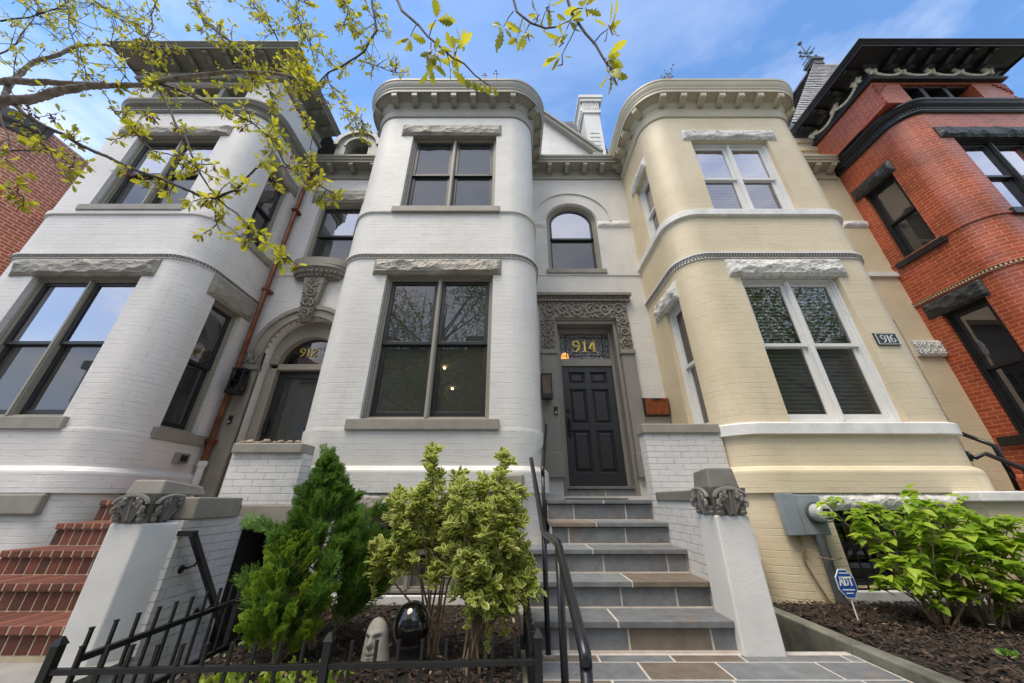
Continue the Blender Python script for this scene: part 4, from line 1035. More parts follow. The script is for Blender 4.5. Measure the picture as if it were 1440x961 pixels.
# ---------- house 910: brick, beyond 912 on the left
h910 = empty('row_house', (-11.3, YF, 0), 'red brick row house with thick pale mortar lines, beyond the house numbered 912', 'house', 'row houses along the street')
P0 = bay_path(-12.9, -9.7, YF, 8, RC); wall_strip('bay_wall', P0, -.6, 7.95, [], M['red_far'], h910)
mb = MB(); sweep(mb, bay_path(-12.9, -9.7, YF, 4.53, RC), [(0, 7.5), (.04, 7.52), (.05, 7.62), (.14, 7.66), (.17, 7.84), (.17, 7.88), (-.3, 7.98)]); mb.build('cornice', M['slate_dk'], h910)
roof_flat(h910, -12.9, -9.72, 7.93, M['slate_dk'], 8)
main_wall(h910, -9.7, -7.85, [], M['red_far'], -.6, 7.0)
# ================================================================== stoops, walls, ironwork
def slab_box(mb, x0, x1, y0, y1, z0, z1, tint):
    f0 = len(mb.f); mb.box(x0, x1, y0, y1, z0, z1)
    for i in range(f0, len(mb.f)): mb.c[i] = tint
def tint(rnd, brown=None):
    if brown is None: brown = rnd.random() < .10
    k = .85 + .35 * rnd.random()
    return (.185 * k, .150 * k, .115 * k, 1) if brown else (.166 * k, .174 * k, .174 * k * (1 + .06 * rnd.random()), 1)
rnd = random.Random(5)
TZ = [.178, .358, .5455, .741, .950, 1.14]
TY = [3.0, 3.285, 3.59, 3.91, 4.25, 5.66]
def X_at(px, Y, z):      # where a joint seen at px crosses the plane Y at height z
    d = Y * CP + (z - EYE) * SP
    return (px - 720) / FPX * d
steps = empty('stone_steps', (.85, 3.0, 0), 'bluestone steps with pale mortar joints leading up to the black panel door', 'steps')
RJ = [[799, 885, 1002], [771, 874, 952], [849, 939], [800, 880], [807, 880], [852]]
TJ = [[868], [888], [833], [838], [848], []]
for i in range(6):
    z1, y0 = TZ[i], TY[i]; z0 = TZ[i - 1] if i else 0
    xl, xr = (.11, 1.585) if i < 3 else (.40, 1.585) if i < 5 else (.66, 1.98)
    y1 = TY[i + 1] + .02 if i < 5 else 5.95
    js = [xl] + [X_at(p, y0, (z0 + z1) / 2) for p in RJ[i]] + [xr]
    mb = MB(); mb.c = {}
    for a, b in zip(js, js[1:]): slab_box(mb, a + .007, b - .007, y0 + .012, y0 + .05, z0 + .012, z1 - .048, tint(rnd))
    r = mb.build('riser', M['stone'], steps, bevel=.003)
    bk = MB(); bk.box(xl + .002, xr - .002, y0 + .0145, y0 + .10, z0 - .02, z1 - .05); bk.box(xl + .002, xr - .002, y0 + .001, y0 + .0145, z0 - .01, z0 + .006); bk.build('mortar_bed', M['mortar_grey'], r)
    js = [xl] + [X_at(p, y0, z1) for p in TJ[i]] + [xr]
    mb = MB(); mb.c = {}
    for k, (a, b) in enumerate(zip(js, js[1:])):
        slab_box(mb, a + (.006 if k else -.0), b - (.006 if k < len(js) - 2 else 0), y0 - .018, y1, z1 - .042, z1, tint(rnd, i in (3, 1) and k == (0 if i == 3 else 1) and True))
    t = mb.build('tread', M['stone'], steps, bevel=.006)
    bk = MB(); bk.box(xl + .003, xr - .003, y0 - .014, y1 - .004, z1 - .040, z1 - .002); bk.build('mortar_bed', M['mortar_grey'], t)
core = MB(); core.box(.13, 1.57, 3.06, 4.2, -.3, .12); core.box(.13, 1.57, 3.36, 4.3, .1, .30); core.box(.13, 1.57, 3.66, 4.3, .28, .49); core.box(.42, 2.5, 3.99, 5.9, .4, .69); core.box(.42, 2.5, 4.33, 5.9, .65, .895); core.build('core', M['stucco'], steps)
land = MB(); land.c = {}; slab_box(land, .41, 2.55, 4.32, 5.75, .897, .944, tint(rnd, False)); land.build('landing', M['stone'], steps)
mat_ = MB(); mat_.box(.78, 1.56, 5.0, 5.55, .951, .966); tag(mat_.build('doormat', M['ball_dull']), 'dark doormat lying on the landing at the black panel door', 'doormat')
def brick_block(name, x0, x1, y0, y1, z0, z1, mat, parent):
    P = [(x0, y1, -1, 0), (x0, y0, -1, 0), (x0, y0, 0, -1), (x1, y0, 0, -1), (x1, y0, 1, 0), (x1, y1, 1, 0), (x1, y1, 0, 1), (x0, y1, 0, 1)]
    o = wall_strip(name, P, z0, z1, [], mat, parent)
    return o
def capital(parent, x0, x1, y0, y1, z0, z1, faces):
    """bell-shaped carved capital: two arches of leaves per pier, on each given face"""
    mb = MB(); n = 7
    def ring(t):
        o = .035 * t ** 1.5 - .012; z = z0 + (z1 - z0) * t
        return [(x0 - o, y0 - o, z), (x1 + o, y0 - o, z), (x1 + o, y1 + o, z), (x0 - o, y1 + o, z)]
    R0 = [ring(i / n) for i in range(n + 1)]
    for a, b in zip(R0, R0[1:]):
        for k in range(4): mb.quad(a[k], a[(k + 1) % 4], b[(k + 1) % 4], b[k])
    mb.quad(*R0[-1])
    h = z1 - z0
    for fr, w in faces:
        c = w / 2
        for s in (-1, 1):
            for k, (dx, top, curl) in enumerate(((.06, .88, .08), (.13, .78, .11), (.20, .55, .10))):
                sc = w / .56; pts = []
                for j in range(9):
                    t = j / 8; x = c + s * (.018 + dx * t * sc * .95); z = z0 + h * (.05 + top * math.sin(t * 1.75) / 1.0 * .95)
                    pts.append(fr.p(x, -.012 - .03 * t, min(z, z1 - .012)))
                e = pts[-1]
                for j in range(1, 6):
                    a = j * .9; pts.append(e + fr.x * (s * .022 * math.sin(a) * sc) + Vector((0, 0, -.022 * (1 - math.cos(a)))) + fr.n * .008)
                mb.tube(pts, [.012 + .006 * math.sin(math.pi * j / 13) for j in range(14)], 5)
            for z in (.14, .28): mb.blob(fr.p(c + s * .2 * w / .56, -.016, z0 + h * z), (.028, .018, .022), 2, .3, 4)
        arc = []
        for j in range(17):
            a = math.pi * j / 16; arc.append(fr.p(c - (w / 2 - .0) * math.cos(a), -.04, z1 - .065 + .06 * math.sin(a)))
        mb.tube(arc, .017, 6)
        mb.tube([fr.p(c, -.01, z0 + .02), fr.p(c, -.03, z0 + h * .7), fr.p(c, -.04, z0 + h * .9)], [.02, .016, .012], 6)
    return mb.build('capital', M['trim_dk'], parent, smooth=False)
# pier and cheek wall to the right of the stone steps
ck = empty('stair_wall', (1.72, 3.4, 0), 'white cheek wall and pier with a dark carved capital beside the bluestone steps', 'wall')
mb = MB(); mb.hexa([(1.555, 2.94, -.02), (1.845, 2.94, -.02), (1.86, 3.24, -.02), (1.555, 3.24, -.02), (1.575, 2.94, .84), (1.835, 2.94, .84), (1.835, 3.24, .84), (1.575, 3.24, .84)])
mb.build('pier', M['stucco'], ck, bevel=.012)
brick_block('cheek_wall', 1.59, 1.82, 3.24, 4.28, -.4, .935, M['white_rough'], ck)
mb = MB(); mb.box(1.575, 1.835, 3.22, 4.08, .935, 1.028); mb.build('coping', M['trim_dk'], ck, bevel=.012)
capital(ck, 1.585, 1.83, 2.945, 3.20, .835, 1.035, [(Fr((1.585, 2.945, 0)), .245), (Fr((1.585, 3.20, 0), (0, -1), (-1, 0)), .255)])
mb = MB(); mb.hexa([(1.585, 2.95, 1.03), (1.83, 2.95, 1.03), (1.83, 3.22, 1.03), (1.585, 3.22, 1.03), (1.60, 2.965, 1.19), (1.815, 2.965, 1.19), (1.815, 3.205, 1.17), (1.60, 3.205, 1.17)]); mb.build('cap', M['trim_dk'], ck, bevel=.015)
pr = empty('parapet_wall', (2.1, 4.4, 0), 'low white brick parapet with grey coping between the black panel door and the cream bay', 'wall')
brick_block('wall', 1.65, 2.60, 4.30, 4.50, .86, 1.70, M['white_rough'], pr)
mb = MB(); mb.box(1.63, 2.59, 4.27, 4.53, 1.70, 1.815); mb.build('coping', M['trim'], pr, bevel=.012)
mb = MB(); mb.box(1.82, 2.55, 4.29, 4.5, .70, .858); mb.build('lintel', M['trim'], pr, bevel=.01)
# stoop of 912
st2 = empty('brick_steps', (-3.8, 3.0, 0), 'red brick steps with soldier-course risers and pale mortar, at the left edge', 'steps')
rnd = random.Random(11)
Z2 = [.155, .345, .535, .735, .95]; Y2 = [2.98, 3.28, 3.58, 3.90, 4.2]
for i in range(5):
    z1, y0 = Z2[i], Y2[i]; z0 = Z2[i - 1] if i else -.02; y1 = Y2[i + 1] + .03 if i < 4 else 5.6
    xr = -3.055 if i < 2 else -3.02
    mb = MB(); mb.c = {}; x = -4.62
    while x < xr - .02:
        k = .6 + .65 * rnd.random(); k2 = .75 if rnd.random() < .2 else 1
        slab_box(mb, x, min(x + .082, xr), y0 + .014, y0 + .07, z0 + .008, z1 - .062, (.165 * k * k2, .047 * k, .028 * k, 1)); x += .094
    r = mb.build('riser', M['brick_step'], st2, bevel=.003)
    bk = MB(); bk.box(-4.62, xr, y0 + .0175, y0 + .12, z0 - .05, z1 - .056); bk.build('mortar_bed', M['mortar'], r)
    mb = MB(); mb.c = {}; x = -4.62
    while x < xr - .02:
        k = .6 + .65 * rnd.random(); slab_box(mb, x, min(x + .083, xr), y0 - .01, y1, z1 - .055, z1, (.18 * k, .058 * k, .036 * k, 1)); x += .094
    t = mb.build('tread', M['brick_step'], st2, bevel=.007)
    bk = MB(); bk.box(-4.62, xr, y0 - .006, y1 - .01, z1 - .052, z1 - .004); bk.build('mortar_bed', M['mortar'], t)
core = MB(); core.box(-4.6, -3.08, 3.1, 4.3, -.3, .08); core.box(-4.6, -3.08, 3.4, 4.3, 0, .27); core.box(-4.6, -3.08, 3.7, 4.3, .2, .46); core.box(-4.6, -3.08, 4.02, 4.4, .4, .66); core.box(-4.6, -2.7, 4.35, 5.5, .3, .88); core.build('core', M['mortar'], st2)
ck2 = empty('stair_wall', (-2.9, 3.4, 0), 'white brick side wall and pier with a grey carved capital beside the red brick steps', 'wall')
mb = MB(); mb.hexa([(-3.065, 2.93, -.3), (-2.82, 2.93, -.3), (-2.70, 3.12, -.3), (-3.05, 3.2, -.3), (-3.075, 2.93, .785), (-2.82, 2.93, .785), (-2.68, 3.12, .785), (-3.05, 3.2, .785)]); mb.build('pier', M['stucco'], ck2, bevel=.012)
brick_block('side_wall', -3.02, -2.66, 3.10, 3.80, -.8, .80, M['white_rough'], ck2)
mb = MB(); mb.box(-3.06, -2.635, 3.14, 3.66, .80, .97); mb.build('coping', M['trim'], ck2, bevel=.012)
capital(ck2, -3.07, -2.815, 2.935, 3.20, .785, .985, [(Fr((-3.07, 2.935, 0)), .255), (Fr((-2.815, 2.935, 0), (0, 1), (1, 0)), .265)])
mb = MB(); mb.hexa([(-3.09, 2.95, .985), (-2.80, 2.95, .985), (-2.80, 3.4, .985), (-3.09, 3.4, .985), (-3.07, 2.97, 1.10), (-2.82, 2.97, 1.10), (-2.82, 3.36, 1.06), (-3.07, 3.36, 1.06)]); mb.build('cap', M['trim'], ck2, bevel=.015)
pr2 = empty('parapet_wall', (-2.6, 3.9, 0), 'white brick parapet over the dark basement entrance, topped by a grey ledge of pebbles', 'wall')
brick_block('wall', -3.0, -2.24, 3.80, 4.0, .905, 1.40, M['white_rough'], pr2)
mb = MB(); mb.box(-3.0, -2.25, 3.76, 4.02, 1.40, 1.505); mb.build('coping', M['trim'], pr2, bevel=.012)
mb = MB(); mb.box(-2.72, -2.2, 3.78, 4.0, .725, .90); mb.build('lintel', M['trim'], pr2, bevel=.008)
vo = MB(); vo.quad((-2.7, 5.0, -1.6), (-2.1, 5.0, -1.6), (-2.1, 5.0, .9), (-2.7, 5.0, .9)); vo.quad((-2.68, 3.8, -1.6), (-2.68, 5, -1.6), (-2.68, 5, .9), (-2.68, 3.8, .9)); vo.quad((-2.7, 3.8, .73), (-2.2, 3.8, .73), (-2.2, 5, .73), (-2.7, 5, .73)); vo.build('blackened_passage', M['ball_dull'], pr2)  # passage surfaces coloured black to stand for the shade inside
peb = []
rnd = random.Random(3); x = -2.97; k = 0
while x < -2.30:
    mb = MB(); r = .022 + .022 * rnd.random(); mb.blob((0, 0, 0), (r * 1.5, r, r * .75), k, .5, 6)
    o = mb.build('pebble', M['pebble'], smooth=True); o.location = (x, 3.83 + .05 * rnd.random(), 1.505 + r * .6); o.rotation_euler = (0, 0, rnd.random() * 3)
    tag(o, 'brown pebble in the row on the grey ledge under the arched door', 'pebble', 'pebbles on the ledge'); x += r * 2.1 + .005; k += 1
# stoop wall of 916 at the right edge
pr3 = empty('parapet_wall', (5.6, 3.9, 0), 'cream brick wall with a thick white coping at the right edge, beyond the shrubs', 'wall')
brick_block('wall', 4.86, 6.6, 3.86, 4.06, -.3, .93, M['cream'], pr3)
mb = MB(); mb.box(4.80, 6.65, 3.80, 4.08, .93, 1.03); mb.build('coping', M['white_stone'], pr3, bevel=.015)
mb = MB(); mb.box(5.38, 6.2, 3.7, 4.0, 1.40, 1.62); mb.box(5.45, 6.1, 3.75, 3.98, 1.03, 1.15)
cp3 = mb
hr3 = empty('handrail', (5.8, 4.3, 1), 'black iron handrails of the neighbouring stoop in front of the red brick wall', 'handrail')
def rail(name, pts, r, par, mat='rail', n=8): 
    mb = MB(); mb.tube(pts, r, n); return mb.build(name, M[mat], par, smooth=True)
A = on_y(1355, 612, 4.5); B = on_y(1405, 626, 4.4); C = on_y(1440, 640, 4.2)
rail('rail', [on_y(1352, 610, 4.7), on_y(1398, 627, 4.5), on_y(1425, 672, 4.5)], .028, hr3)
rail('rail', [on_y(1362, 640, 4.5), on_y(1372, 644, 4.45), on_y(1386, 638, 4.4), on_y(1460, 668, 4.2)], .028, hr3)
rail('post', [on_y(1402, 628, 4.5), on_y(1432, 690, 4.5)], .022, hr3); rail('post', [on_y(1440, 655, 4.3), on_y(1450, 690, 4.3)], .022, hr3)
mb = MB(); c0 = on_y(1366, 642, 4.5); mb.tube([c0 + Vector((-.05, .02, -.06)), c0 + Vector((-.05, .02, .06))], .05, 10); mb.build('wall_plate', M['rail'], hr3)
# railing of the stone steps
hr = empty('handrail', (.24, 2.95, 0), 'black round handrail on slim posts along the bluestone steps', 'handrail')
rail('rail', [(.52, 5.2, 1.98), (.33, 3.90, 1.27), (.33, 3.86, 1.20)], .021, hr); rail('post', [(.33, 3.88, .545), (.33, 3.88, 1.24)], .019, hr)
rail('rail', [(.21, 3.92, 1.36), (.24, 2.96, .735), (.245, 2.88, .72), (.25, 2.16, .735), (.25, 2.10, .725), (.25, 1.56, .50), (.25, 1.50, .47), (.25, 1.49, .44)], .022, hr)
rail('post', [(.245, 2.95, 0), (.243, 2.95, .73)], .019, hr); rail('post', [(.25, 2.12, -.12), (.25, 2.12, .73)], .019, hr); rail('post', [(.25, 1.50, -.36), (.25, 1.50, .47)], .021, hr)
mb = MB()
for (x, y, z) in ((.245, 2.95, .0), (.33, 3.88, .5455)): mb.box(x - .035, x + .035, y - .035, y + .035, z, z + .008)
mb.build('base_plate', M['concrete'], hr)
# flat handrail on the side wall of the brick stoop
hr2 = empty('handrail', (-2.6, 3.4, .3), 'black flat-bar handrail bracketed to the white side wall above the areaway', 'handrail')
mb = MB(); xx = -2.56
p = [Vector((-2.66, 3.11, .70)), Vector((xx, 3.11, .70)), Vector((xx, 3.60, .13))]
mb.box(-2.67, xx + .02, 3.085, 3.135, .685, .725)
d = (p[2] - p[1]).normalized(); u = Vector((0, -d.z, d.y)); s0, s1 = p[1], p[2] + d * .5
mb.hexa([s0 + Vector((-.02, 0, 0)) - u * .022, s0 + Vector((.02, 0, 0)) - u * .022, s1 + Vector((.02, 0, 0)) - u * .022, s1 + Vector((-.02, 0, 0)) - u * .022,
         s0 + Vector((-.02, 0, 0)) + u * .022, s0 + Vector((.02, 0, 0)) + u * .022, s1 + Vector((.02, 0, 0)) + u * .022, s1 + Vector((-.02, 0, 0)) + u * .022])
mb.build('rail', M['rail'], hr2, bevel=.004)
for t in (.30, .92):
    q = p[1].lerp(p[2], t); mb = MB(); mb.tube([q + Vector((0, 0, -.02)), q + Vector((-.01, -.01, -.06)), q + Vector((-.05, -.02, -.075)), q + Vector((-.10, -.02, -.08))], [.008, .009, .010, .012], 6)
    mb.lathe((0, 0, 0), [(.001, 0)], 3) if False else None
    mb.blob(q + Vector((-.10, -.02, -.085)), (.012, .032, .032), 1, 0, 6); mb.build('bracket', M['rail'], hr2, smooth=True)
# iron fences of the front garden
def iron_fence(name, label, A, B, n, h, rails, parent_loc, tall=()):
    f = empty(name, parent_loc, label, 'fence', 'iron garden fences')
    A, B = Vector(A), Vector(B); d = (B - A); me = None; t = d.normalized(); s = Vector((-t.y, t.x, 0))
    for (zr, th, wd) in rails:
        mb = MB(); a, b = A + Vector((0, 0, zr)), B + Vector((0, 0, zr))
        mb.hexa([a - s * wd, b - s * wd, b + s * wd, a + s * wd] + [q + Vector((0, 0, th)) for q in (a - s * wd, b - s * wd, b + s * wd, a + s * wd)]); mb.build('rail', M['iron'], f, bevel=.002)
    for i in range(n + 1):
        q = A + d * (i / n)
        if me is None:
            mb = MB(); mb.box(-.0065, .0065, -.0065, .0065, 0, h); mb.box(-.008, .008, -.008, .008, h - .004, h + .002); o = mb.build('picket', M['iron'], f); me = o.data
        else: o = bpy.data.objects.new('picket', me); COL.objects.link(o); adopt(o, f)
        o.location = q; o.rotation_euler = (0, random.uniform(-.012, .012), math.atan2(t.y, t.x))
    pme = None
    for i in tall:
        q = A + d * i
        if pme is None:
            mb = MB(); mb.box(-.017, .017, -.017, .017, -.35, h + .005); mb.hexa([(-.022, -.022, h + .005), (.022, -.022, h + .005), (.022, .022, h + .005), (-.022, .022, h + .005), (-.006, -.006, h + .035), (.006, -.006, h + .035), (.006, .006, h + .035), (-.006, .006, h + .035)])
            o = mb.build('post', M['iron'], f); pme = o.data
        else: o = bpy.data.objects.new('post', pme); COL.objects.link(o); adopt(o, f)
        o.location = q
    return f
iron_fence('iron_fence', 'low black iron picket fence across the front of the garden bed', (-1.98, 1.90, -.02), (.12, 2.0, -.02), 20, .39, [(.295, .021, .011), (.02, .02, .011)], (-.9, 1.95, 0), (0, .55, 1))
iron_fence('iron_fence', 'low black iron picket fence running back beside the bluestone steps', (.10, 2.05, -.02), (.10, 3.12, -.02), 11, .40, [(.30, .024, .012), (.02, .02, .011)], (.1, 2.6, 0), (1,))
iron_fence('iron_fence', 'black iron picket fence running back beside the basement areaway', (-1.96, 2.0, -.02), (-1.96, 3.75, -.02), 16, .43, [(.305, .026, .013), (.045, .026, .013)], (-1.96, 2.9, 0), (.56, 1.0))
# ================================================================== small fittings
mb = MB(); mx0, mx1 = 2.16, 2.56
bx = Fr((0, 5.44, 0)); 
mb.hexa([bx.p(mx0, 0, 2.18), bx.p(mx1, 0, 2.18), bx.p(mx1, .11, 2.18), bx.p(mx0, .11, 2.18), bx.p(mx0, -.03, 2.46), bx.p(mx1, -.03, 2.46), bx.p(mx1, .11, 2.50), bx.p(mx0, .11, 2.50)])
ml = empty('mailbox', (2.36, 5.44, 2.2), 'reddish wooden mailbox with black sides on the white wall right of the panel door', 'mailbox')
mb.build('box', M['black'], ml, bevel=.005)
mb = MB(); mb.hexa([bx.p(mx0 + .015, -.012, 2.195), bx.p(mx1 - .015, -.012, 2.195), bx.p(mx1 - .015, .002, 2.195), bx.p(mx0 + .015, .002, 2.195), bx.p(mx0 + .015, -.042, 2.455), bx.p(mx1 - .015, -.042, 2.455), bx.p(mx1 - .015, -.028, 2.455), bx.p(mx0 + .015, -.028, 2.455)]); mb.build('front_panel', M['walnut'], ml, bevel=.004)
mb = MB(); bx.box(mb, 2.29, 2.43, -.048, -.03, 2.425, 2.45); mb.build('slot', M['black'], ml)
def lantern(x, y, z0, z1, w, label, d=.12):
    l = empty('wall_lantern', (x, y, z0), label, 'wall lantern', 'wall lanterns by the doors'); mb = MB()
    x0, x1 = x - w / 2, x + w / 2; y0 = y - d
    for xx in (x0, x1 - .016):
        for yy in (y0, y - .016): mb.box(xx, xx + .016, yy, yy + .016, z0 + .07, z1 - .02)
    mb.box(x0 - .006, x1 + .006, y0 - .006, y + .01, z1 - .022, z1 + .006); mb.box(x0 - .004, x1 + .004, y0 - .004, y + .01, z0, z0 + .075); mb.box(x0 + .02, x1 - .02, y - .004, y + .045, z0 + .02, z1 - .02)
    mb.build('cage', M['black'], l, bevel=.003)
    g = MB(); g.box(x0 + .008, x1 - .008, y0 + .008, y - .008, z0 + .076, z1 - .024); g.build('glass', M['lamp_glass'], l)
    b = MB(); b.tube([(x, y - d / 2, z0 + .07), (x, y - d / 2, z0 + .17)], [.014, .010], 8); b.build('candle', M['white_stone'], l)
lantern(.575, YM - .10, 2.44, 2.86, .17, 'black box lantern on the grey pilaster left of the panel door')
lantern(-4.52, YM - .16, 2.50, 2.93, .20, 'black box lantern between the copper drainpipe and the arched doorway', .14)
def bell(x, y, z, label):
    b = empty('doorbell', (x, y, z), label, 'doorbell'); mb = MB(); mb.box(x - .028, x + .028, y - .025, y + .01, z - .07, z + .07); mb.build('housing', M['black'], b, bevel=.012)
    mb = MB(); mb.tube([(x, y - .02, z - .035), (x, y - .03, z - .035)], .018, 12); mb.build('button', M['meter_glass'], b); mb = MB(); mb.tube([(x, y - .02, z + .035), (x, y - .028, z + .035)], .014, 12); mb.build('lens', M['ball'], b)
bell(.72, YM - .06, 2.27, 'black video doorbell on the grey frame left of the panel door'); bell(-4.55, YM - .07, 2.12, 'black video doorbell on the grey pilaster of the arched doorway')
pq = empty('house_number_plaque', (4.98, YF, 2.9), 'dark rectangular plaque with pale figures 916 on the cream wall', 'plaque')
mb = MB(); FRONT.box(mb, 4.875, 5.175, -.022, .003, 2.81, 2.99); mb.build('plate', M['plaque'], pq, bevel=.004)
mb = MB(); FRONT.ring(mb, 4.885, 5.165, -.027, -.02, 2.82, 2.98, .006); numerals(mb, FRONT, '916', 4.935, 2.845, .112, -.021, .006, 1.0, adv=.60); mb.build('figures', M['pale_num'], pq)
mt = empty('electric_meter', (3.0, 4.0, .6), 'grey electric meter box with a round glass meter on the cream foundation', 'electric meter')
yb = YF - .035
mb = MB(); mb.box(2.90, 3.30, yb - .07, yb, .62, 1.0); mb.build('box', M['meter_box'], mt, bevel=.008)
mb = MB(); mb.box(2.86, 3.02, yb - .085, yb - .005, .615, 1.012); mb.build('cover', M['meter_box'], mt, bevel=.008)
mb = MB(); mb.tube([(3.20, yb - .06, .825), (3.20, yb - .10, .825)], .105, 24); mb.build('ring', M['conduit'], mt)
mb = MB(); mb.tube([(3.20, yb - .095, .825), (3.20, yb - .20, .825), (3.20, yb - .22, .825)], [.088, .086, .07], 24); gl = mb.build('meter', M['meter_glass'], mt)
mb = MB(); mb.box(3.165, 3.235, yb - .224, yb - .215, .845, .868)
for i in range(5): mb.box(3.15 + i * .022, 3.162 + i * .022, yb - .224, yb - .215, .80, .808)
mb.box(3.16, 3.24, yb - .224, yb - .215, .775, .785); mb.build('dial', M['iron'], gl)
mb = MB(); mb.tube([(3.17, yb - .06, .62), (3.17, yb - .06, .02)], .042, 10); mb.build('conduit', M['conduit'], mt)
mb = MB(); mb.tube([(2.98, yb - .02, .62), (2.985, yb - .04, .52), (2.96, yb - .03, .44), (2.97, yb - .02, .36), (3.02, yb - .02, .22), (3.08, yb - .03, .05)], .009, 6); mb.tube([(3.0, yb - .03, .5), (3.06, yb - .12, .43), (3.18, yb - .12, .41), (3.3, yb - .08, .42)], .007, 6); mb.build('cable', M['stem'], mt)
bx2 = empty('outlet_box', (-4.8, 4.9, 1.4), 'small grey outlet box on the white side wall above the brick stoop', 'outlet box')
RW = Fr((-4.80, 0, 0), (0, 1), (1, 0)); mb = MB(); RW.box(mb, 5.02, 5.22, -.07, .0, 1.42, 1.56); mb.build('box', M['trim'], bx2, bevel=.006); mb = MB(); RW.box(mb, 5.07, 5.17, -.085, -.07, 1.45, 1.53); mb.build('cover', M['black'], bx2)
mb = MB(); mb.tube([(1.845, 3.35, .52), (1.90, 3.33, .52)], .022, 8); mb.blob((1.91, 3.33, .52), (.03, .03, .03), 1, .2, 5); sp = mb.build('spigot', M['black'], ck)
# security yard sign
sg = empty('yard_sign', (2.84, 3.47, .05), 'blue octagonal security sign on a short stake in front of the cream foundation', 'sign')
S = Fr((2.80, 3.42, 0), (1, 0)); r = .088
def octo(d0, d1, r, m, nm, z=.315, kx=.95):
    mb = MB(); k = [(r * kx * math.cos(R_(22.5 + 45 * i)), r * 1.25 * math.sin(R_(22.5 + 45 * i))) for i in range(8)]
    n0 = len(mb.v); mb.v += [tuple(S.p(x, d0, z + y)) for x, y in k] + [tuple(S.p(x, d1, z + y)) for x, y in k]
    mb.face(range(n0, n0 + 8)); mb.face(range(n0 + 15, n0 + 7, -1))
    for i in range(8): mb.face((n0 + i, n0 + (i + 1) % 8, n0 + 8 + (i + 1) % 8, n0 + 8 + i))
    return mb.build(nm, M[m], sg)
octo(0, .006, r, 'sign_white', 'border'); bl = octo(-.002, .003, r * .93, 'sign_blue', 'face')
mb = MB(); numerals(mb, S, 'ADT', -.058, .30, .058, -.003, .002, 1.5, adv=.68); mb.build('lettering', M['sign_white'], bl)
mb = MB(); S.box(mb, -.05, .055, -.0035, -.0025, .352, .362); S.box(mb, -.035, .04, -.0035, -.0025, .385, .392); S.box(mb, -.05, .05, -.0035, -.0025, .268, .276); S.box(mb, -.03, .03, -.0035, -.0025, .245, .252); mb.build('small_print', M['sign_white'], bl)
mb = MB(); S.box(mb, -.0, .05, -.003, -.002, .352, .364); mb.build('print_block', M['sign_green'], bl)
mb = MB(); mb.tube([S.p(0, .01, .0), S.p(0, .01, .30)], .006, 6); mb.build('stake', M['pale_num'], sg)
# ================================================================== ground, walks, beds
def sheet(name, x0, x1, y0, y1, z, mat, kind='structure', dz=None):
    mb = MB(); mb.quad((x0, y0, z), (x1, y0, z), (x1, y1, z), (x0, y1, z)); return tag(mb.build(name, mat), kind=kind)
sheet('ground', -300, 300, -300, 300, -.62, M['ground']); sheet('road', -120, 120, -11, -2.6, -.54, M['asphalt'])
for (nm, y0, y1) in (('sidewalk', -2.45, 1.55), ('sidewalk', -14, -11.15)):
    mb = MB(); x = -40
    while x < 40: mb.box(x + .004, x + 1.196, y0, y1, -.55, -.38); x += 1.2
    tag(mb.build(nm, M['paving']), kind='structure')
for y in (-2.6, -11.15): 
    mb = MB(); mb.box(-120, 120, y, y + .15, -.6, -.375); tag(mb.build('kerb', M['concrete'], bevel=.01), kind='structure')
# bluestone walk, slabs laid in uneven courses
rnd = random.Random(21); mb = MB(); mb.c = {}
ys = [1.56, 1.98, 2.34, 2.62, 2.86, 2.97]
for r_, (a, b) in enumerate(zip(ys, ys[1:])):
    x = .14 - .3 * rnd.random(); last = False
    while x < 2.30:
        w = .34 + .42 * rnd.random(); x0, x1 = max(.14, x), min(2.30, x + w)
        if x1 - x0 > .03: slab_box(mb, x0 + .008, x1 - .008, a + .008, b - .008, -.05, 0, tint(rnd, rnd.random() < .2))
        x += w
walk = tag(mb.build('walkway', M['stone'], bevel=.003), kind='structure')
mb = MB(); mb.box(.13, 2.31, 1.55, 3.03, -.6, -.003); tag(mb.build('walkway_bed', M['mortar_grey']), kind='structure')
for i in range(2):
    mb = MB(); mb.box(.13, 2.31, 1.30 + .0 * i - .25 * i, 1.56 - .25 * i, -.5, -.13 - .12 * i)
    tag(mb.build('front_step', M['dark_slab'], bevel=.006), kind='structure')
# areaway beside the steps, sunk below the walk
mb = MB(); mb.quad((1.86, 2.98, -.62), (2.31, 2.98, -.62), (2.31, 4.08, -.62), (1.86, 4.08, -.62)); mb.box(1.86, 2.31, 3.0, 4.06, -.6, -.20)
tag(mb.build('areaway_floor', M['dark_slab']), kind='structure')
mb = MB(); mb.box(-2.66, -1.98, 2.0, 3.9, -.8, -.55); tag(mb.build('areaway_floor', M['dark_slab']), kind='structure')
def soil(name, x0, x1, y0, y1, z, seed, amp=.03, n=60):
    mb = MB(); m = max(4, int(n * (y1 - y0) / (x1 - x0))); I = {}
    for i in range(n + 1):
        for k in range(m + 1):
            x, y = x0 + (x1 - x0) * i / n, y0 + (y1 - y0) * k / m
            I[i, k] = mb.pt((x, y, z + amp * mn.noise(Vector((x * 3, y * 3, seed))) + amp * .5 * mn.noise(Vector((x * 14, y * 14, seed)))))
    for i in range(n):
        for k in range(m): mb.face((I[i, k], I[i + 1, k], I[i + 1, k + 1], I[i, k + 1]))
    return tag(mb.build(name, M['soil'], smooth=True), kind='structure')
soil('garden_soil', -1.92, .06, 1.95, 4.05, .02, 1); soil('garden_soil', 2.44, 6.4, 1.6, 4.06, .04, 2, n=90)
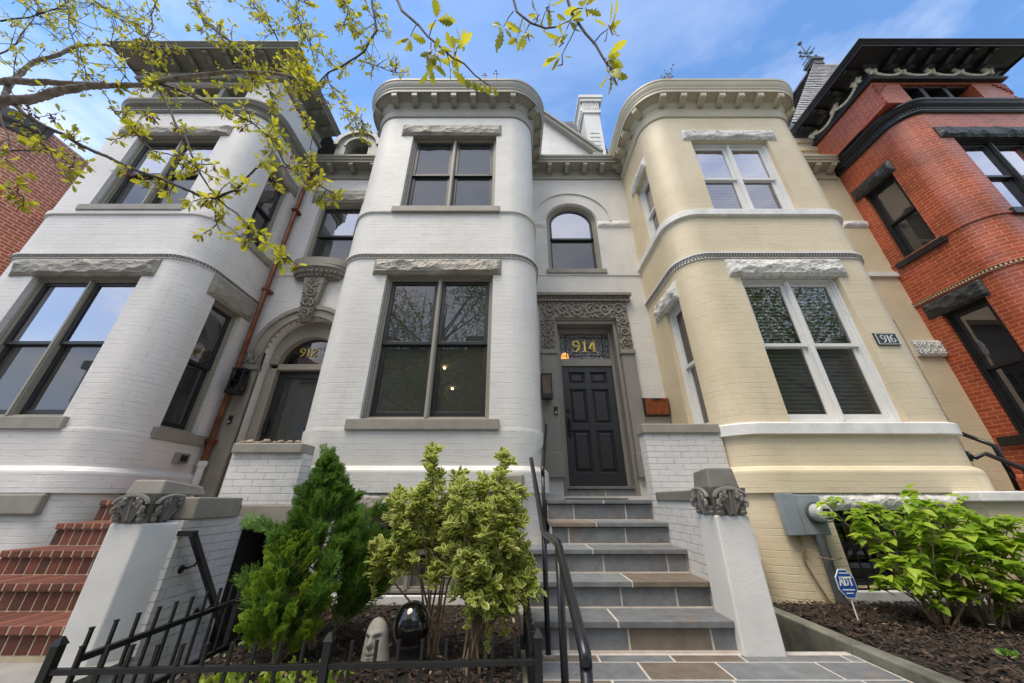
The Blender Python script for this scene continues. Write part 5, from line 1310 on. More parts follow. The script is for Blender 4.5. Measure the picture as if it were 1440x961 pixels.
def chips(name, x0, x1, y0, y1, z, n, seed, mat, smin=.012, smax=.04):
    rnd = random.Random(seed); mb = MB()
    for i in range(n):
        x, y = x0 + (x1 - x0) * rnd.random(), y0 + (y1 - y0) * rnd.random(); l = smin + (smax - smin) * rnd.random() ** 2; w = l * (.2 + .3 * rnd.random()); a = rnd.random() * 6.28
        c, s = math.cos(a), math.sin(a); t = rnd.uniform(-.5, .5); zz = z + .012 + .02 * rnd.random(); t2 = rnd.uniform(-.4, .4) * w
        p = lambda u, v: (x + c * u - s * v, y + s * u + c * v, zz + t * u + t2 * (v > 0))
        mb.quad(p(-l, -w), p(l, -w), p(l * .8, w), p(-l * .9, w))
    return tag(mb.build(name, M[mat]), kind='stuff')
chips('bark_mulch', -1.9, .05, 1.98, 4.0, .02, 9000, 1, 'chip', .006, .026); chips('bark_mulch', 2.46, 6.3, 1.7, 4.02, .04, 26000, 2, 'chip', .006, .026)
chips('leaf_litter', -1.9, .05, 1.98, 3.6, .035, 190, 3, 'chip_pale', .008, .026); chips('leaf_litter', 2.5, 5.8, 1.8, 4.0, .08, 130, 4, 'chip_pale', .006, .018)
chips('leaf_litter', .2, 2.2, 1.6, 2.95, -.010, 26, 6, 'chip_pale', .006, .016)
# stone edging of the beds
def edging(label, pts, w, z0, z1, mat='curb'):
    mb = MB()
    for (a, b) in zip(pts, pts[1:]):
        a, b = Vector((*a, 0)), Vector((*b, 0)); t = (b - a).normalized(); s = Vector((t.y, -t.x, 0)) * w; g = t * .004
        mb.hexa([a + g + Vector((0, 0, z0)), a + s + g + Vector((0, 0, z0)), b + s - g + Vector((0, 0, z0)), b - g + Vector((0, 0, z0)), a + g + Vector((0, 0, z1)), a + s + g + Vector((0, 0, z1)), b + s - g + Vector((0, 0, z1)), b - g + Vector((0, 0, z1))])
    o = mb.build('kerb_stone', M[mat], bevel=.010); return tag(o, label, 'kerb stone', 'garden kerb stones')
edging('mossy stone kerb between the walk and the mulch bed of leafy shrubs', [(2.31, 4.04), (2.315, 3.55), (2.31, 2.98), (2.34, 2.3), (2.42, 1.55)][::-1], .12, -.6, .055)
edging('mossy stone kerb under the iron fence beside the bluestone steps', [(.05, 1.93), (.05, 2.5), (.05, 3.05)], .085, -.5, .005)
edging('stone kerb under the picket fence along the front of the garden', [(-2.02, 1.86), (-1.0, 1.9), (.13, 1.95)], .12, -.6, -.01, 'concrete')
edging('pale stone kerb between the garden bed and the basement areaway', [(-2.02, 1.96), (-2.02, 3.0), (-2.02, 3.9)], .14, -.9, -.0, 'curb')
sheet('yard', -4.65, -2.66, 1.55, 3.1, -.05, M['concrete']); sheet('yard', -14, -4.7, 1.55, 4.1, -.1, M['soil']); sheet('yard', 6.4, 14, 1.55, 4.1, -.1, M['soil'])
# garden ornaments
sc = empty('stone_sculpture', (-.86, 2.77, .03), 'small grey stone head with closed eyes and a domed brow, half sunk in the mulch', 'sculpture')
mb = MB(); n, m2 = 26, 40; ctr = Vector((-.86, 2.77, .02)); I = {}
for i in range(n + 1):
    t = i / n; z = t * .235
    wx = .088 * (1 - .38 * t) * math.sqrt(max(.0, 1 - max(0, (t - .62) / .38) ** 2.2)) + .001; wy = wx * .85
    for k in range(m2):
        a = 2 * math.pi * k / m2; fx, fy = math.cos(a), math.sin(a); dd = 0
        if fy < -.1:
            fw = (-fy - .1) / .9; X = fx
            dd += .024 * math.exp(-(X / .16) ** 2) * math.exp(-((t - .50) / .12) ** 2)          # nose
            dd -= .016 * math.exp(-((abs(X) - .48) / .22) ** 2) * math.exp(-((t - .60) / .07) ** 2)  # eye hollows
            dd += .012 * math.exp(-((abs(X) - .46) / .18) ** 2) * math.exp(-((t - .565) / .03) ** 2)  # lids
            dd += .012 * math.exp(-(X / .34) ** 2) * math.exp(-((t - .30) / .028) ** 2)         # upper lip
            dd += .012 * math.exp(-(X / .30) ** 2) * math.exp(-((t - .22) / .028) ** 2)
            dd -= .008 * math.exp(-(X / .38) ** 2) * math.exp(-((t - .26) / .014) ** 2)
            dd += .008 * math.exp(-(X / .35) ** 2) * math.exp(-((t - .12) / .05) ** 2)
            dd += .010 * math.exp(-((t - .68) / .05) ** 2) * math.exp(-((abs(X) - .4) / .35) ** 2)
        w = 1.0; I[i, k] = mb.pt((ctr.x + fx * (wx * 1.06 + dd * .4), ctr.y + fy * (wy + dd * 1.9), ctr.z + z))
for i in range(n):
    for k in range(m2): mb.face((I[i, k], I[i, (k + 1) % m2], I[i + 1, (k + 1) % m2], I[i + 1, k]))
mb.face([I[n, k] for k in range(m2)]); hd = mb.build('head', M['statue'], sc, smooth=True)
hd.matrix_parent_inverse = hd.matrix_parent_inverse @ Matrix.Translation(ctr) @ Matrix.Rotation(R_(-14), 4, 'Z') @ Matrix.Rotation(R_(-4), 4, 'Y') @ Matrix.Translation(-ctr)
gb_ = empty('gazing_ball', (-.64, 2.72, .03), 'glossy black gazing ball on a squat dark base in the mulch bed', 'garden ball')
mb = MB(); mb.blob((-.64, 2.72, .225), (.114, .114, .128), 1, 0, 18); mb.build('ball', M['ball'], gb_, smooth=True)
mb = MB(); mb.lathe((-.64, 2.72, 0), [(.10, 0), (.09, .03), (.075, .07), (.08, .12), (.09, .15)], 20); mb.build('base', M['ball_dull'], gb_, smooth=True)
# ================================================================== plants
def rot_basis(d, roll):
    d = d.normalized(); a = d.orthogonal().normalized(); b = d.cross(a)
    return d, (a * math.cos(roll) + b * math.sin(roll)), (b * math.cos(roll) - a * math.sin(roll))
def leaf(mb, p, d, roll, L, shape, fold=.25, curl=.25, m=0):
    """one leaf as a folded strip; shape = [(t, half width / L)]"""
    t, s, n = rot_basis(d, roll); n0 = len(mb.v)
    for (u, w) in shape:
        c = p + t * (L * u) - n * (curl * L * u * u)
        mb.v.append(tuple(c)); mb.v.append(tuple(c + s * (w * L) + n * (fold * w * L))); mb.v.append(tuple(c - s * (w * L) + n * (fold * w * L)))
    for i in range(len(shape) - 1):
        a = n0 + 3 * i
        mb.face((a, a + 1, a + 4, a + 3), m); mb.face((a + 2, a, a + 3, a + 5), m)
OAK = [(0, .01), (.12, .02), (.2, .10), (.27, .06), (.38, .19), (.46, .10), (.58, .26), (.66, .14), (.76, .22), (.84, .12), (.93, .10), (1, .0)]
OVAL = [(0, .02), (.12, .12), (.35, .29), (.6, .33), (.82, .22), (1, .0)]
BROAD = [(0, .02), (.08, .14), (.25, .33), (.45, .40), (.65, .33), (.85, .16), (1, .0)]
def rdir(rnd, up=0., spread=1.):
    while True:
        v = Vector((rnd.uniform(-1, 1), rnd.uniform(-1, 1), rnd.uniform(-1, 1)))
        if .05 < v.length < 1: return (v.normalized() * spread + Vector((0, 0, up))).normalized()
# ---- conifers
def spray(mb, rnd, p, d, L, m=0, w=.010, n=6):
    t, s, q = rot_basis(d, rnd.random() * 6.28)
    def strip(a, b, w0, w1):
        x = (b - a).cross(q); 
        if x.length < 1e-6: return
        x.normalize(); mb.quad(a - x * w0, a + x * w0, b + x * w1, b - x * w1, m)
    tip = p + t * L - Vector((0, 0, .05 * L)); strip(p, tip, w * .6, w * .25)
    for i in range(n):
        u = .15 + .8 * i / n; c = p.lerp(tip, u); l = L * (.55 - .4 * u) * (.7 + .6 * rnd.random())
        for sg in (-1, 1):
            e = c + (t * .75 + s * sg * .8 + q * rnd.uniform(-.3, .3)).normalized() * l; strip(c, e, w * .75, w * .35)
            for j in (.45, .75):
                c2 = c.lerp(e, j); e2 = c2 + (t * .9 + s * sg * rnd.uniform(-.2, .5) + q * rnd.uniform(-.4, .4)).normalized() * l * .4; strip(c2, e2, w * .7, w * .3)
def conifer(name, label, base, h, prof, plumes, mat, seed, lean=(0, 0), L0=.10, rise=.7, dens=6, w=.010, fluff=.06, nsp=34, up=0., extra=()):
    rnd = random.Random(seed); root = empty(name, base, label, 'conifer'); mb = MB(); st = MB(); b = Vector(base)
    axis = lambda t: b + Vector((lean[0] * t, lean[1] * t, h * t))
    st.tube([axis(0) - Vector((0, 0, .1)), axis(.5), axis(.97)], [.028, .018, .004], 7)
    for i in range(plumes):
        t = .02 + .94 * ((i + rnd.random()) / plumes) ** 1.0; sz = 1 - .66 * t; k = t * (len(prof) - 1); i0 = min(int(k), len(prof) - 2); R = (prof[i0] + (prof[i0 + 1] - prof[i0]) * (k - i0)) * rnd.uniform(.80, 1.14)
        a = i * 2.39996 + rnd.uniform(-.4, .4); o = Vector((math.cos(a), math.sin(a), 0)); p0 = axis(t); tip = p0 + o * R + Vector((0, 0, R * rise * rnd.uniform(.6, 1.3)))
        mid = p0.lerp(tip, .5) - Vector((0, 0, .06 * R)); st.tube([p0, mid, tip], [.006, .005, .002], 4, cap=False)
        for j in range(nsp):
            u = .25 + .75 * math.sqrt(rnd.random()); c = p0.lerp(mid, u * 2) if u < .5 else mid.lerp(tip, u * 2 - 1)
            d = ((tip - p0).normalized() * 1.0 + rdir(rnd) * .55 + Vector((0, 0, .25 + up))).normalized()
            spray(mb, rnd, c + rdir(rnd) * fluff * sz * (1.1 - u * .7) * rnd.random(), d, L0 * sz * rnd.uniform(.6, 1.3), 0, w, dens)
    for j in range(46):
        c = axis(.74 + .26 * rnd.random()); spray(mb, rnd, c + rdir(rnd) * .018, (Vector((0, 0, 1.2)) + rdir(rnd) * .7).normalized(), L0 * rnd.uniform(.4, .75), 0, w, dens)
    for (e, n_) in extra:
        e = Vector(e); p0 = axis(max(.05, (e.z - base[2]) / h - .18)); st.tube([p0, p0.lerp(e, .5) - Vector((0, 0, .02)), e], [.006, .004, .002], 4, cap=False)
        for j in range(n_):
            u = .35 + .65 * math.sqrt(rnd.random()); spray(mb, rnd, p0.lerp(e, u) + rdir(rnd) * .018, ((e - p0).normalized() + rdir(rnd) * .5 + Vector((0, 0, .2))).normalized(), L0 * rnd.uniform(.4, .9), 0, w, dens)
    mb.build('foliage', M[mat], root); st.build('trunk', M['stem'], root)
    return root
conifer('juniper_shrub', 'tall dark green feathery conifer between the basement entrance and the variegated shrub', (-1.35, 2.98, .02), 1.27, [.36, .40, .34, .25, .16, .08, .01], 80, 'juniper', 5, (-.20, 0), .17, .60, 7, .0048, .045, 34, .5, (((-.93, 2.95, .93), 26), ((-.90, 2.9, .45), 22), ((-1.95, 2.9, .78), 16),))
conifer('arborvitae', 'bright green rounded conifer in front of the taller dark one', (-1.44, 2.72, .02), .72, [.19, .22, .21, .17, .11, .03], 80, 'thuja', 8, (-.10, 0), .075, .8, 7, .0058, .045, 28, .3)
# ---- variegated shrubs
def euonymus(label, base, stems, seed):
    rnd = random.Random(seed); root = empty('variegated_shrub', base, label, 'shrub', 'variegated shrubs in the front bed'); mb = MB(); st = MB(); b = Vector(base)
    def rosette(p, d, k, L):
        for i in range(k):
            a = rnd.random() * 6.28; t, s, q = rot_basis(d, a); u = rnd.random(); dd = (t * (.25 + .9 * u) + s * 1.0 + Vector((0, 0, .25))).normalized()
            pp = p - t * L * (1 - u) * .9; l = L * (.65 + .5 * rnd.random()); ro = rnd.random() * 6.28
            # margin and centre of one leaf
            tt = dd; ss = tt.cross(Vector((0, 0, 1)) + rdir(rnd) * .5).normalized(); nn = ss.cross(tt); cu = rnd.uniform(.05, .35)
            sh = [(0, .02), (.2, .18), (.45, .29), (.7, .28), (.9, .16), (1, .02)]
            n0 = len(mb.v)
            for (x, w) in sh:
                c = pp + tt * (l * x) - nn * (cu * l * x * x); wi = max(0, w - .095) if .1 < x < .95 else 0
                for (v, f) in ((-w, .2), (-wi, .1), (wi, .1), (w, .2)): mb.v.append(tuple(c + ss * (v * l) + nn * (abs(v) * l * f)))
            for j in range(len(sh) - 1):
                A = n0 + 4 * j
                mb.face((A, A + 1, A + 5, A + 4), 1); mb.face((A + 1, A + 2, A + 6, A + 5), 0); mb.face((A + 2, A + 3, A + 7, A + 6), 1)
    for (dx, dy, h, h0) in stems:
        top = b + Vector((dx, dy, h)); mid = b + Vector((dx * .35, dy * .35, h * .45))
        pts = [b + Vector((rnd.uniform(-.07, .07), rnd.uniform(-.05, .05), -.05)), mid, b.lerp(top, .75) + Vector((dx * .1, 0, 0)), top]; st.tube(pts, [.008, .007, .005, .003], 6)
        for j in range(24):
            t = h0 + (1 - h0) * (j + rnd.random()) / 24; k = t * 3; i0 = min(int(k), 2); c = pts[i0].lerp(pts[i0 + 1], k - i0)
            wv = .17 * (1 - .60 * max(0, t - .45) / .55)
            d = rdir(rnd, .75); e = c + Vector((d.x * wv, d.y * wv, abs(d.z) * wv * .5)); st.tube([c, e], [.004, .0025], 4, cap=False)
            rosette(e, (d + Vector((0, 0, .6))).normalized(), 13, .062)
            rosette(c.lerp(e, .6) + Vector((0, 0, .02)), d, 9, .056)
        for j in range(7): rosette(top - Vector((0, 0, .045 * j)), Vector((0, 0, 1)) + rdir(rnd) * .3, 9, .045)
    mb.build('foliage', [M['eu_green'], M['eu_yellow']], root); st.build('stems', M['stem'], root)
euonymus('yellow-margined variegated shrub with the tallest shoot, nearer the dark conifer', (-.52, 2.82, .03), [(-.10, 0, 1.28, .42), (.10, .0, 1.10, .40), (-.34, .02, .98, .45), (-.24, -.06, .80, .38), (.22, -.05, .86, .36), (.0, .1, .92, .4), (-.42, -.03, .62, .62), (-.15, -.1, 1.0, .5), (.16, -.1, 1.0, .5), (-.30, -.08, .90, .5)], 3)
euonymus('yellow-margined variegated shrub leaning towards the bluestone steps', (-.24, 2.66, .03), [(.17, .06, 1.24, .45), (.02, .0, 1.05, .36), (.22, -.03, .88, .34), (.31, .0, .60, .50), (-.16, .04, .96, .36), (.10, .08, .74, .30), (-.04, -.06, .78, .34), (-.10, -.1, 1.02, .45), (.26, .0, .98, .5), (.12, -.1, .9, .4), (.20, -.02, .46, .42), (.10, -.06, .40, .5), (.34, .02, .50, .6), (-.02, -.1, .52, .55)], 4)
# ---- broad-leaved shrubs at the right
def broad_shrub(label, base, stems, seed):
    rnd = random.Random(seed); root = empty('leafy_shrub', base, label, 'shrub', 'leafy shrubs in the mulch bed'); mb = MB(); st = MB(); b = Vector(base)
    stems = list(stems) + [(rnd.uniform(-.38, .38), rnd.uniform(-.32, -.05), rnd.uniform(.14, .42)) for i in range(5)]
    for (dx, dy, h) in stems:
        p0 = b + Vector((dx * .18 + rnd.uniform(-.04, .04), dy * .15 + rnd.uniform(-.04, .04), -.03)); top = b + Vector((dx, dy, h)); mid = p0.lerp(top, .5) + Vector((-dx * .08, -dy * .08, .03))
        st.tube([p0, mid, top], [.0085, .0065, .004], 6)
        nodes = [(top, 1.0)] + [(mid.lerp(top, t), .8) for t in (.25, .6, .85)] + [(p0.lerp(mid, t), .5) for t in (.45, .85) if rnd.random() < .22]
        for c, f in nodes:
            for br in range(2 if f > .9 else 1):
                d = rdir(rnd, .9); e = c + d * rnd.uniform(.05, .15); st.tube([c, e], [.0035, .0025], 4, cap=False)
                for j in range(7):
                    a = 6.283 * j / 7 + rnd.random(); pit = rnd.uniform(-.35, .75); dd = Vector((math.cos(a), math.sin(a), pit)); l = rnd.uniform(.055, .112)
                    p = e + Vector((0, 0, rnd.uniform(-.03, .02))); t = dd.normalized(); s = t.cross(Vector((0, 0, 1)) + rdir(rnd) * .35).normalized(); n = s.cross(t); n0 = len(mb.v); cu = rnd.uniform(.15, .5)
                    for (x, w) in BROAD:
                        cc = p + t * (l * x) - n * (cu * l * x * x)
                        wob = 1 + .08 * rnd.uniform(-1, 1)
                        for v in (-w * wob, 0, w * wob): mb.v.append(tuple(cc + s * (v * l) + n * (abs(v) * l * .35)))
                    for k in range(len(BROAD) - 1):
                        A = n0 + 3 * k; mb.face((A, A + 1, A + 4, A + 3)); mb.face((A + 1, A + 2, A + 5, A + 4))
    mb.build('foliage', M['hyd'], root, smooth=True); st.build('stems', M['stem'], root)
def st_(n, seed, sx, sy, h0, h1, cx=0.):
    r = random.Random(seed); return [(cx + sx * (2 * (i + r.random()) / n - 1), sy * r.uniform(-1, 1), h0 + (h1 - h0) * r.random()) for i in range(n)]
broad_shrub('bright green leafy shrub beside the electric meter and the blue sign', (3.45, 3.42, .07), st_(12, 1, .44, .28, .50, .86, .06), 1)
broad_shrub('bright green leafy shrub with bare stems in front of the barred basement window', (3.82, 3.38, .07), st_(13, 2, .48, .28, .50, .86), 2)
broad_shrub('bright green leafy shrub at the right edge in front of the cream wall', (4.42, 3.30, .07), st_(15, 5, .58, .28, .40, .72), 5)
rnd = random.Random(9); mb = MB()
for i in range(620):
    x, y = -1.66 + .80 * rnd.random(), 2.06 + .46 * rnd.random()
    if rnd.random() < .5 and x > -1.1: continue
    d = rdir(rnd, 1.1); leaf(mb, Vector((x, y, .02 + .09 * rnd.random())), d, rnd.random() * 6.28, .022 + .03 * rnd.random(), OVAL, .3, .3)
tag(mb.build('ground_cover', M['cover']), 'low bright yellow-green ground cover behind the front fence', 'ground cover', kind='stuff')
rnd = random.Random(10); mb = MB()
for i in range(30): leaf(mb, Vector((3.05 + .08 * rnd.random(), 2.72 + .05 * rnd.random(), .07)), rdir(rnd, .9), rnd.random() * 6, .04, OVAL)
wd = mb.build('weed', M['juniper']); tag(wd, 'tiny green weed alone in the dark mulch', 'weed')
# ---- the street oak whose branches hang into the picture
oak = empty('oak_tree', (-3.9, .9, -.4), 'young street oak with yellow-green unfolding leaves, its limbs reaching in at the upper left', 'tree')
rnd = random.Random(17); wood = MB(); twig = MB(); lf = MB(); red = MB()
def px(p, Y): return on_y(p[0], p[1], Y)
SPR = []       # twigs that carry leaf clusters
def cluster(p, d, L, k=6):
    for i in range(k):
        dd = (d * .55 + rdir(rnd) * 1.0 + Vector((0, 0, -.2))).normalized(); l = L * rnd.uniform(.45, 1.1)
        leaf(lf, p + dd * .006, dd, rnd.random() * 6.28, l, OAK, rnd.uniform(.1, .45), rnd.uniform(-.1, .35))
    for i in range(rnd.choice((0, 0, 1, 2))):
        q = p + rdir(rnd) * .01; lf.tube([q, q + Vector((rnd.uniform(-.012, .012), rnd.uniform(-.012, .012), -L * .6)), q + Vector((rnd.uniform(-.02, .02), 0, -L * 1.0))], [.0016, .0024, .0012], 4, m=1, cap=False)
def wander(pts, amp):
    out = [pts[0]]
    for a, b in zip(pts, pts[1:]):
        l = (b - a).length; out.append(a.lerp(b, .5) + rdir(rnd) * l * amp); out.append(b)
    return out
def branch(pixels, Y0, Y1, r0, r1, mb=None, density=0., L=.055, side=(.08, .28), tip=True, sub=True, jit=.02):
    n = len(pixels); pts = [px(p, Y0 + (Y1 - Y0) * i / max(1, n - 1) + rnd.uniform(-jit, jit)) for i, p in enumerate(pixels)]
    pts = wander(pts, .04); m = len(pts); rad = [r0 + (r1 - r0) * i / (m - 1) for i in range(m)]
    if r0 > .01:      # knobbly limb
        fine, fr_ = [], []
        for i in range(m - 1):
            for j in range(7):
                fine.append(pts[i].lerp(pts[i + 1], j / 7) + rdir(rnd) * rad[i] * .10); fr_.append((rad[i] + (rad[i + 1] - rad[i]) * j / 7) * rnd.uniform(.88, 1.14))
        fine.append(pts[-1]); fr_.append(rad[-1]); (mb or twig).tube(fine, fr_, 10)
    else: (mb or twig).tube(pts, rad, 5)
    tot = sum((b - a).length for a, b in zip(pts, pts[1:]))
    if density:
        k = int(tot * density * 1.7)
        for i in range(k):
            t = rnd.random() ** .8 * tot; j = 0
            while j < m - 2 and t > (pts[j + 1] - pts[j]).length: t -= (pts[j + 1] - pts[j]).length; j += 1
            seg = pts[j + 1] - pts[j]; c = pts[j] + seg.normalized() * min(t, seg.length)
            d = (seg.normalized() * .7 + rdir(rnd, -.1)).normalized(); l = rnd.uniform(*side); e = c + d * l
            mid = c.lerp(e, .5) + rdir(rnd) * l * .1; twig.tube([c, mid, e], [.0032, .0024, .0014], 4, cap=False)
            cluster(e, d, L * rnd.uniform(.7, 1.05), rnd.choice((6, 7, 8, 10)))
            cluster(mid, d, L * .7, rnd.choice((2, 3, 5)))
            if sub and rnd.random() < .5:
                d2 = (d + rdir(rnd) * .9).normalized(); e2 = mid + d2 * l * .6; twig.tube([mid, e2], [.002, .0012], 4, cap=False); cluster(e2, d2, L * .9, 4)
    if tip: cluster(pts[-1], (pts[-1] - pts[-2]).normalized(), L, 7)
    return pts
T0 = Vector((-3.9, .9, -.5))
wood.tube([T0, Vector((-3.92, .92, .6)), Vector((-3.95, .95, 1.9)), Vector((-3.9, 1.0, 2.7)), Vector((-3.7, 1.1, 3.1)), px((-20, 150), 1.30)], [.17, .145, .13, .12, .09, .030], 14)
wood.tube([Vector((-3.9, 1.0, 2.6)), Vector((-4.1, .8, 4.0)), Vector((-4.0, .7, 5.6)), Vector((-3.6, .6, 7.4))], [.11, .09, .06, .03], 10)
branch([(-20, 152), (0, 143), (40, 141), (83, 128), (123, 121), (150, 119)], 1.30, 1.36, .030, .020, wood, 0, tip=False, jit=.0)
branch([(-20, 112), (0, 115), (45, 116), (90, 118), (150, 121), (200, 120), (233, 113), (267, 107), (333, 100), (383, 103), (430, 115)], 1.38, 1.40, .023, .010, wood, 5, .06, (.05, .2))
branch([(7, 138), (23, 110), (47, 87), (83, 77), (110, 64), (147, 63), (190, 72)], 1.42, 1.6, .018, .007, wood, 7, .055)
branch([(20, 147), (67, 180), (110, 203), (150, 220), (200, 243), (253, 263), (303, 280), (333, 267), (360, 237), (380, 227)], 1.33, 1.25, .011, .004, None, 5, .06, (.04, .14))
branch([(217, 117), (253, 127), (300, 147), (343, 167), (377, 193), (400, 230), (433, 257), (470, 272)], 1.40, 1.35, .009, .003, None, 9, .06, (.03, .14))
branch([(220, 120), (240, 157), (262, 195), (283, 247), (307, 277)], 1.40, 1.3, .008, .004, None, 3, .055, (.04, .12))
branch([(307, 280), (333, 300), (360, 328), (393, 352), (417, 372)], 1.28, 1.24, .005, .002, None, 9, .055, (.03, .08))
branch([(305, 280), (303, 310), (312, 330)], 1.28, 1.24, .004, .002, None, 8, .05, (.03, .08))
branch([(258, -20), (287, 30), (310, 47), (330, 63), (352, 85), (372, 112), (385, 150)], 1.55, 1.45, .016, .004, wood, 10, .06, (.05, .18))
branch([(78, -20), (97, 40), (110, 77), (123, 112)], 1.6, 1.5, .006, .003, None, 10, .05)
branch([(120, -15), (173, 30), (213, 57), (240, 72)], 1.65, 1.5, .006, .003, None, 9, .05)
branch([(236, -20), (213, 20), (208, 52), (218, 112)], 1.55, 1.45, .006, .004, None, 6, .05)
branch([(155, 150), (187, 180), (217, 213), (262, 226), (300, 232)], 1.36, 1.3, .006, .002, None, 8, .055, (.04, .12))
branch([(0, 30), (40, 25), (80, 12), (120, -10)], 1.7, 1.7, .008, .004, None, 11, .05)
branch([(-10, 80), (25, 60), (45, 30), (50, -10)], 1.6, 1.7, .007, .003, None, 10, .05)
branch([(0, 160), (12, 190), (8, 225)], 1.3, 1.25, .006, .002, None, 5, .05, (.04, .1)); branch([(0, 215), (40, 212), (85, 215), (120, 228)], 1.3, 1.25, .005, .002, None, 4, .05, (.04, .1))
branch([(70, 210), (90, 240), (102, 258)], 1.3, 1.26, .004, .002, None, 3, .05, (.03, .08)); branch([(5, 262), (20, 268), (35, 280)], 1.25, 1.22, .004, .002, None, 9, .055, (.02, .06))
branch([(350, -20), (372, 30), (392, 60), (420, 95), (440, 130)], 1.55, 1.45, .008, .003, None, 12, .058, (.05, .2))
branch([(420, -20), (415, 20), (432, 55), (462, 85)], 1.5, 1.4, .006, .002, None, 13, .055, (.04, .16))
branch([(523, -20), (530, 43), (513, 72), (492, 86), (462, 102), (447, 118)], 1.25, 1.35, .009, .004, None, 9, .055, (.05, .16))
branch([(505, 84), (535, 95), (560, 103)], 1.28, 1.25, .003, .0015, None, 10, .045, (.03, .09)); branch([(460, 105), (475, 140), (500, 165), (515, 180)], 1.35, 1.3, .003, .0015, None, 13, .042, (.03, .10))
branch([(475, -20), (490, 15), (500, 45)], 1.25, 1.25, .005, .002, None, 14, .055, (.03, .12))
branch([(420, 150), (440, 190), (430, 235), (445, 262)], 1.35, 1.3, .003, .0015, None, 6, .045, (.03, .10))
# the two near sprigs against the sky
twig2 = MB()
def sprig(pixels, Y0, Y1, r0, r1, spots, L):
    pts = branch(pixels, Y0, Y1, r0, r1, twig2, 0, L, tip=False, jit=0)
    for (sx, sy, k, ax, ay) in spots:
        c = px((ax, ay), Y0 + (Y1 - Y0) * .5); e = px((sx, sy), Y0 + (Y1 - Y0) * .5)
        twig2.tube([c, c.lerp(e, .5) + rdir(rnd) * .004, e], [.0022, .0018, .0012], 5, cap=False)
        cluster(e, (e - c).normalized() if (e - c).length > .01 else rdir(rnd), L, k)
sprig([(548, -15), (565, 15), (590, 37), (620, 67), (653, 90), (690, 122)], .62, .60, .0055, .002, [(577, 52, 7, 586, 34), (613, 28, 7, 604, 50), (640, 74, 8, 640, 78), (612, 72, 6, 612, 60), (606, 92, 5, 606, 60), (648, 60, 4, 640, 78), (632, 95, 4, 628, 74)], .064)
for i in range(9):
    q = px((672 + i * 4.5 - 14, 112 + i * 1.5), .60); leaf(lf, q, Vector((rnd.uniform(-.3, .3), 0, -1)), rnd.random() * 6, .035, OVAL)
sprig([(714, -15), (727, 17), (747, 33), (767, 40), (785, 38), (800, 30)], .62, .60, .005, .002, [(708, 38, 8, 722, 16), (728, 52, 6, 735, 25), (738, 46, 6, 745, 33), (772, 8, 6, 760, 38), (756, 20, 5, 752, 35)], .062)
sprig([(790, -15), (803, 17), (823, 47), (847, 80), (861, 97)], .60, .57, .006, .0025, [(856, 40, 9, 834, 62), (792, 52, 8, 806, 22), (820, 12, 6, 805, 16), (852, 84, 8, 850, 84), (858, 100, 7, 858, 94), (790, 78, 6, 812, 34), (800, 30, 6, 806, 24)], .068)
# upper crown out of the frame: it shades the branches and shows in the windows
for i in range(20):
    a = rnd.random() * 6.28; c = Vector((-5.7 + math.cos(a) * rnd.uniform(.3, 2.2), -1.7 + math.sin(a) * rnd.uniform(.3, 2.0), rnd.uniform(4.6, 8.2)))
    twig.tube([Vector((-3.9, .8, min(7, c.z - .5))), c], [.012, .004], 4, cap=False)
    for j in range(6): cluster(c + rdir(rnd) * .4 * rnd.random(), rdir(rnd), .09, 5)
for (x, y, Y, s_) in ((190, 60, 1.5, 10), (212, 165, 1.34, 14), (45, 158, 1.3, 14), (75, 165, 1.31, 12), (458, 145, 1.36, 11), (412, 222, 1.3, 7), (180, 245, 1.3, 8), (310, 300, 1.27, 8), (340, 180, 1.35, 7)):
    c = px((x, y), Y)                        # withered brown flower clumps among the twigs
    for i in range(16): leaf(lf, c + rdir(rnd) * .012 * s_ / 10, rdir(rnd, -.3), rnd.random() * 6, .022 * s_ / 10, OAK, .4, .5, 1)
L0_ = Vector((-4.05, .75, 4.9)); H = [L0_, Vector((-3.0, .62, 4.7)), Vector((-1.8, .6, 4.1)), Vector((-.7, .56, 3.5))]
wood.tube(H, [.045, .035, .022, .012], 8)
for p_ in ((548, -15), (714, -15), (790, -15), (523, -20), (475, -20), (420, -20), (350, -20), (258, -20)):
    e = px(p_, .62 if p_[0] > 540 else 1.25 if p_[0] > 450 else 1.52); b_ = min(H[1:] + [H[1].lerp(H[2], .5), H[2].lerp(H[3], .5)], key=lambda q: (q - e).length)
    wood.tube([b_, b_.lerp(e, .5) + Vector((0, 0, .15)), e], [.012, .009, .006], 6)
wood.build('trunk', M['bark'], oak, smooth=True); twig.build('twigs', M['twig'], oak); twig2.build('twigs', M['twig'], oak); lf.build('foliage', [M['oak_leaf'], M['oak_leaf_red']], oak)
mb = MB(); rnd = random.Random(41); q = on_y(940, 112, 4.4)
for i in range(9):
    e = q + Vector((rnd.uniform(-.16, .22), rnd.uniform(-.1, .1), rnd.uniform(.08, .38))); mb.tube([q - Vector((0, 0, .25)), q.lerp(e, .5) + rdir(rnd) * .03, e], [.006, .004, .002], 4)
    for j in range(3): leaf(mb, q.lerp(e, .5 + .25 * j), rdir(rnd, .4), rnd.random() * 6, .05, OVAL)
tag(mb.build('roof_weed', M['stem']), 'tiny dry weed growing on the roof edge of the cream house', 'weed')
